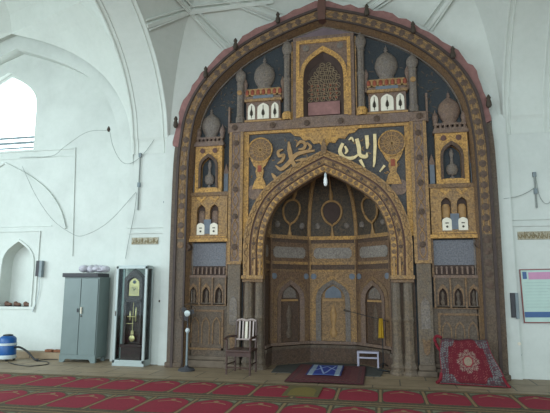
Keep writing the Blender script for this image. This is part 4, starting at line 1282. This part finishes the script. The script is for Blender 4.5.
ROWR = .017
def carpet_row(yc, label, tail=False):
    """one long prayer carpet: border field with a run of red arched prayer panels; local y = 0 at its far edge"""
    b = MB(); b.cur = 0
    b.box(-8.6, 6.2, -1.23, 0, 0, .012)
    pw = .64
    n = 23
    for i in range(n):
        x = -8.25 + pw * i
        if tail and 0: continue
        hw = .285
        b.cur = 1
        P = [(x - hw * .8, -1.03), (x - hw * .95, -.98), (x - hw, -.88), (x - hw, -.50), (x - hw * .90, -.36), (x - hw * .66, -.27), (x - hw * .38, -.21), (x, -.165), (x + hw * .38, -.21), (x + hw * .66, -.27), (x + hw * .90, -.36), (x + hw, -.50), (x + hw, -.88), (x + hw * .95, -.98), (x + hw * .8, -1.03)]
        b.hprism(P, .012, .0145)
        b.cur = 2
        # gilt divider and arch outline, small ornament at the arch tip
        b.box(x + pw / 2 - .018, x + pw / 2 + .018, -1.06, -.16, .012, .0142)
        Q = smooth_line([(x - hw * .62, -.42), (x - hw * .30, -.36), (x, -.33), (x + hw * .30, -.36), (x + hw * .62, -.42)], 3)
        for a, c in zip(Q, Q[1:]):
            b.hprism([a, c, (c[0], c[1] - .022), (a[0], a[1] - .022)], .0145, .016)
        b.hprism([(x, -.24), (x - .045, -.29), (x, -.34), (x + .045, -.29)], .0145, .0165)
        b.cur = 3
        for sg in (-1, 1):
            b.hprism([(x + sg * .27, -.17), (x + sg * .12, -.17), (x + sg * .20, -.23), (x + sg * .27, -.30)], .012, .0138)
    b.cur = 2
    b.box(-8.6, 6.2, -.075, -.055, .012, .014); b.box(-8.6, 6.2, -1.19, -1.17, .012, .014)
    o = b.build('prayer_carpet', [CBORD, RED, CGOLD, plain('carpet_sage', C(108, 110, 86), .95)], None)
    o.location = (0, yc, 0); o.rotation_euler = (0, 0, ROWR)
    tag(o, label, 'carpet', 'rows of crimson prayer carpets')
    return o
carpet_row(-1.52, 'crimson arched prayer carpet row nearest the mihrab')
carpet_row(-2.77, 'crimson arched prayer carpet row, second from the mihrab')
carpet_row(-4.02, 'crimson arched prayer carpet row, third from the mihrab, cut by the photo bottom')
carpet_row(-5.27, 'crimson arched prayer carpet row nearest the camera')

# olive mat laid over the first row
om = MB(); om.box(-.27, .27, -.40, .40, 0, .006)
om.cur = 1; om.hprism([(-.20, -.33), (-.20, .08), (-.15, .20), (0, .30), (.15, .20), (.20, .08), (.20, -.33)], .006, .008)
o = om.build('olive_mat', [OLIVE, OLIVE2], None); o.location = (-.13, -2.10, .0185); o.rotation_euler = (0, 0, .02)
tag(o, 'small olive prayer mat lying over the first carpet row below the maroon rug', 'mat')

def maroon(u, v):
    e = max(abs(u), abs(v)); n = math.sin(u * 37) * math.sin(v * 51)
    if e > .97: return C(66, 20, 30)
    if .80 < e < .90: return C(98, 62, 60) if n > 0 else C(70, 26, 38)
    if e > .60: return C(92, 30, 40) if n > -.2 else C(104, 66, 60)
    return C(88, 24, 36) if n < .3 else C(84, 48, 54)
def flat(w, h, z, skew=0.0):
    return lambda u, v: (u * w / 2 + skew * v, v * h / 2, z + .003 * math.sin(u * 4 + v * 5))
o = sheet('maroon_rug', 1.36, 1.9, 90, 110, maroon, flat(1.34, 1.92, 0.006), thick=.008)
o.location = (.07, -.38, .014); o.rotation_euler = (0, 0, 0.02)
tag(o, 'maroon patterned rug on the floor before the niche, under the blue mat', 'rug')
def bluemat(u, v):
    e = max(abs(u), abs(v))
    if abs(u) > .9: return C(40, 46, 110)
    if abs(u) > .62: return C(170, 186, 190) if math.sin(v * 30) > -.5 else C(60, 80, 150)
    if e > .86: return C(70, 90, 150)
    d = abs(u) * 1.3 + (v - .2)
    if abs(d - .5) < .07 or abs(abs(u) - .3 * (v + .8)) < .05: return C(150, 170, 210)
    return C(30, 50, 140)
o = sheet('blue_prayer_mat', .62, 1.1, 70, 90, bluemat, flat(.64, 1.15, 0.004), thick=.006)
o.location = (-.01, -.12, .038); o.rotation_euler = (0, 0, 0.03)
tag(o, 'blue and white prayer mat lying on top of the maroon rug', 'mat')

# rug draped over a low wooden box at the right
bx = thing('wooden_box', 'low wooden box hidden under the red rug at the right of the niche', 'box', (2.46, -.42, 0))
MB().box(-.33, .33, -.12, .24, 0.0, .60).build('box_body', CHAIRW, bx, bevel=.01)
MB().box(-.35, .35, -.14, .26, .60, .635).build('box_lid', CHAIRW, bx, bevel=.006)
def rugcol(u, v):
    x, y = u, v
    h = math.sin(x * 41 + 3 * math.sin(y * 17)) * math.sin(y * 39 + 2 * math.sin(x * 21))
    e = max(abs(x), abs(y))
    if e > .975: return C(120, 30, 44)
    # field outline: scalloped lozenge
    lim = 1.12 + .07 * math.cos(abs(x) * 17) 
    r = math.hypot(x * 1.0, y * .98); a = math.atan2(y, x)
    infield = (abs(x) < .70 and abs(y) < .84  and abs(x) + abs(y) < lim)
    if not infield:
        return C(108, 100, 98) if h > .2 else (C(66, 60, 66) if h > -.4 else C(90, 36, 44))
    if r < .15: return C(138, 122, 104)
    if r < .19: return C(130, 40, 48)
    if r < .38 + .045 * math.cos(8 * a): return C(128, 106, 94) if math.sin(r * 46 + 5 * math.cos(8 * a)) > -.15 else C(100, 30, 42)
    if h > .80: return C(130, 70, 66)
    return C(94, 12, 28)
PATH = [(-.98, .012), (-.86, .03), (-.80, .12), (-.70, .45), (-.64, .66), (-.55, .70), (-.30, .70), (-.16, .69), (-.13, .60), (-.12, .30)]
PS = smooth_line(PATH, 8)
Ls = [0]
for a, c in zip(PS, PS[1:]): Ls.append(Ls[-1] + math.hypot(c[0] - a[0], c[1] - a[1]))
def rugshape(u, v):
    # v -1..1 pattern covers the front fall; the last part goes over the box
    L = (v + 1) / 2 * .98
    yv = zv = None
    for i in range(len(PS) - 1):
        if Ls[i] <= L <= Ls[i + 1] + 1e-9:
            t = (L - Ls[i]) / (Ls[i + 1] - Ls[i]); yv = PS[i][0] + (PS[i + 1][0] - PS[i][0]) * t; zv = PS[i][1] + (PS[i + 1][1] - PS[i][1]) * t; break
    f = min(1, zv / .7)
    cxx = 2.53 * (1 - f) + 2.46 * f
    w = .53 * (1 - f) + .38 * f
    x = cxx + u * w + .02 * math.sin(zv * 9) * (abs(u) > .8)
    y = yv + .012 * math.sin(u * 9 + 1) * (1 - f) - .06 * u * (1 - f) - .05 * u * 0
    return (x, y, zv + (.01 * math.sin(u * 7) if zv > .1 else 0.004))
o = sheet('draped_rug', 1, 1, 130, 130, rugcol, rugshape, thick=.012)
tag(o, 'red medallion rug with grey floral border draped over the wooden box at right', 'rug')
# folded red underside corners of the same rug
k = MB(); k.tube(smooth_line([(2.09, -.60, .74), (2.02, -.55, .76), (1.98, -.52, .70), (2.02, -.56, .58), (2.08, -.62, .50)], 5), .028, 8); k.build('folded_corner', MAROON, o, True)
k = MB(); k.tube(smooth_line([(1.96, -.86, .02), (2.02, -.80, .06), (2.05, -.74, .16)], 5), .03, 8); k.build('folded_corner', MAROON, o, True)
k = MB(); k.tube(smooth_line([(2.98, -1.0, .18), (3.04, -1.05, .06), (3.07, -1.08, .03)], 5), .022, 8); k.build('folded_corner', MAROON, o, True)
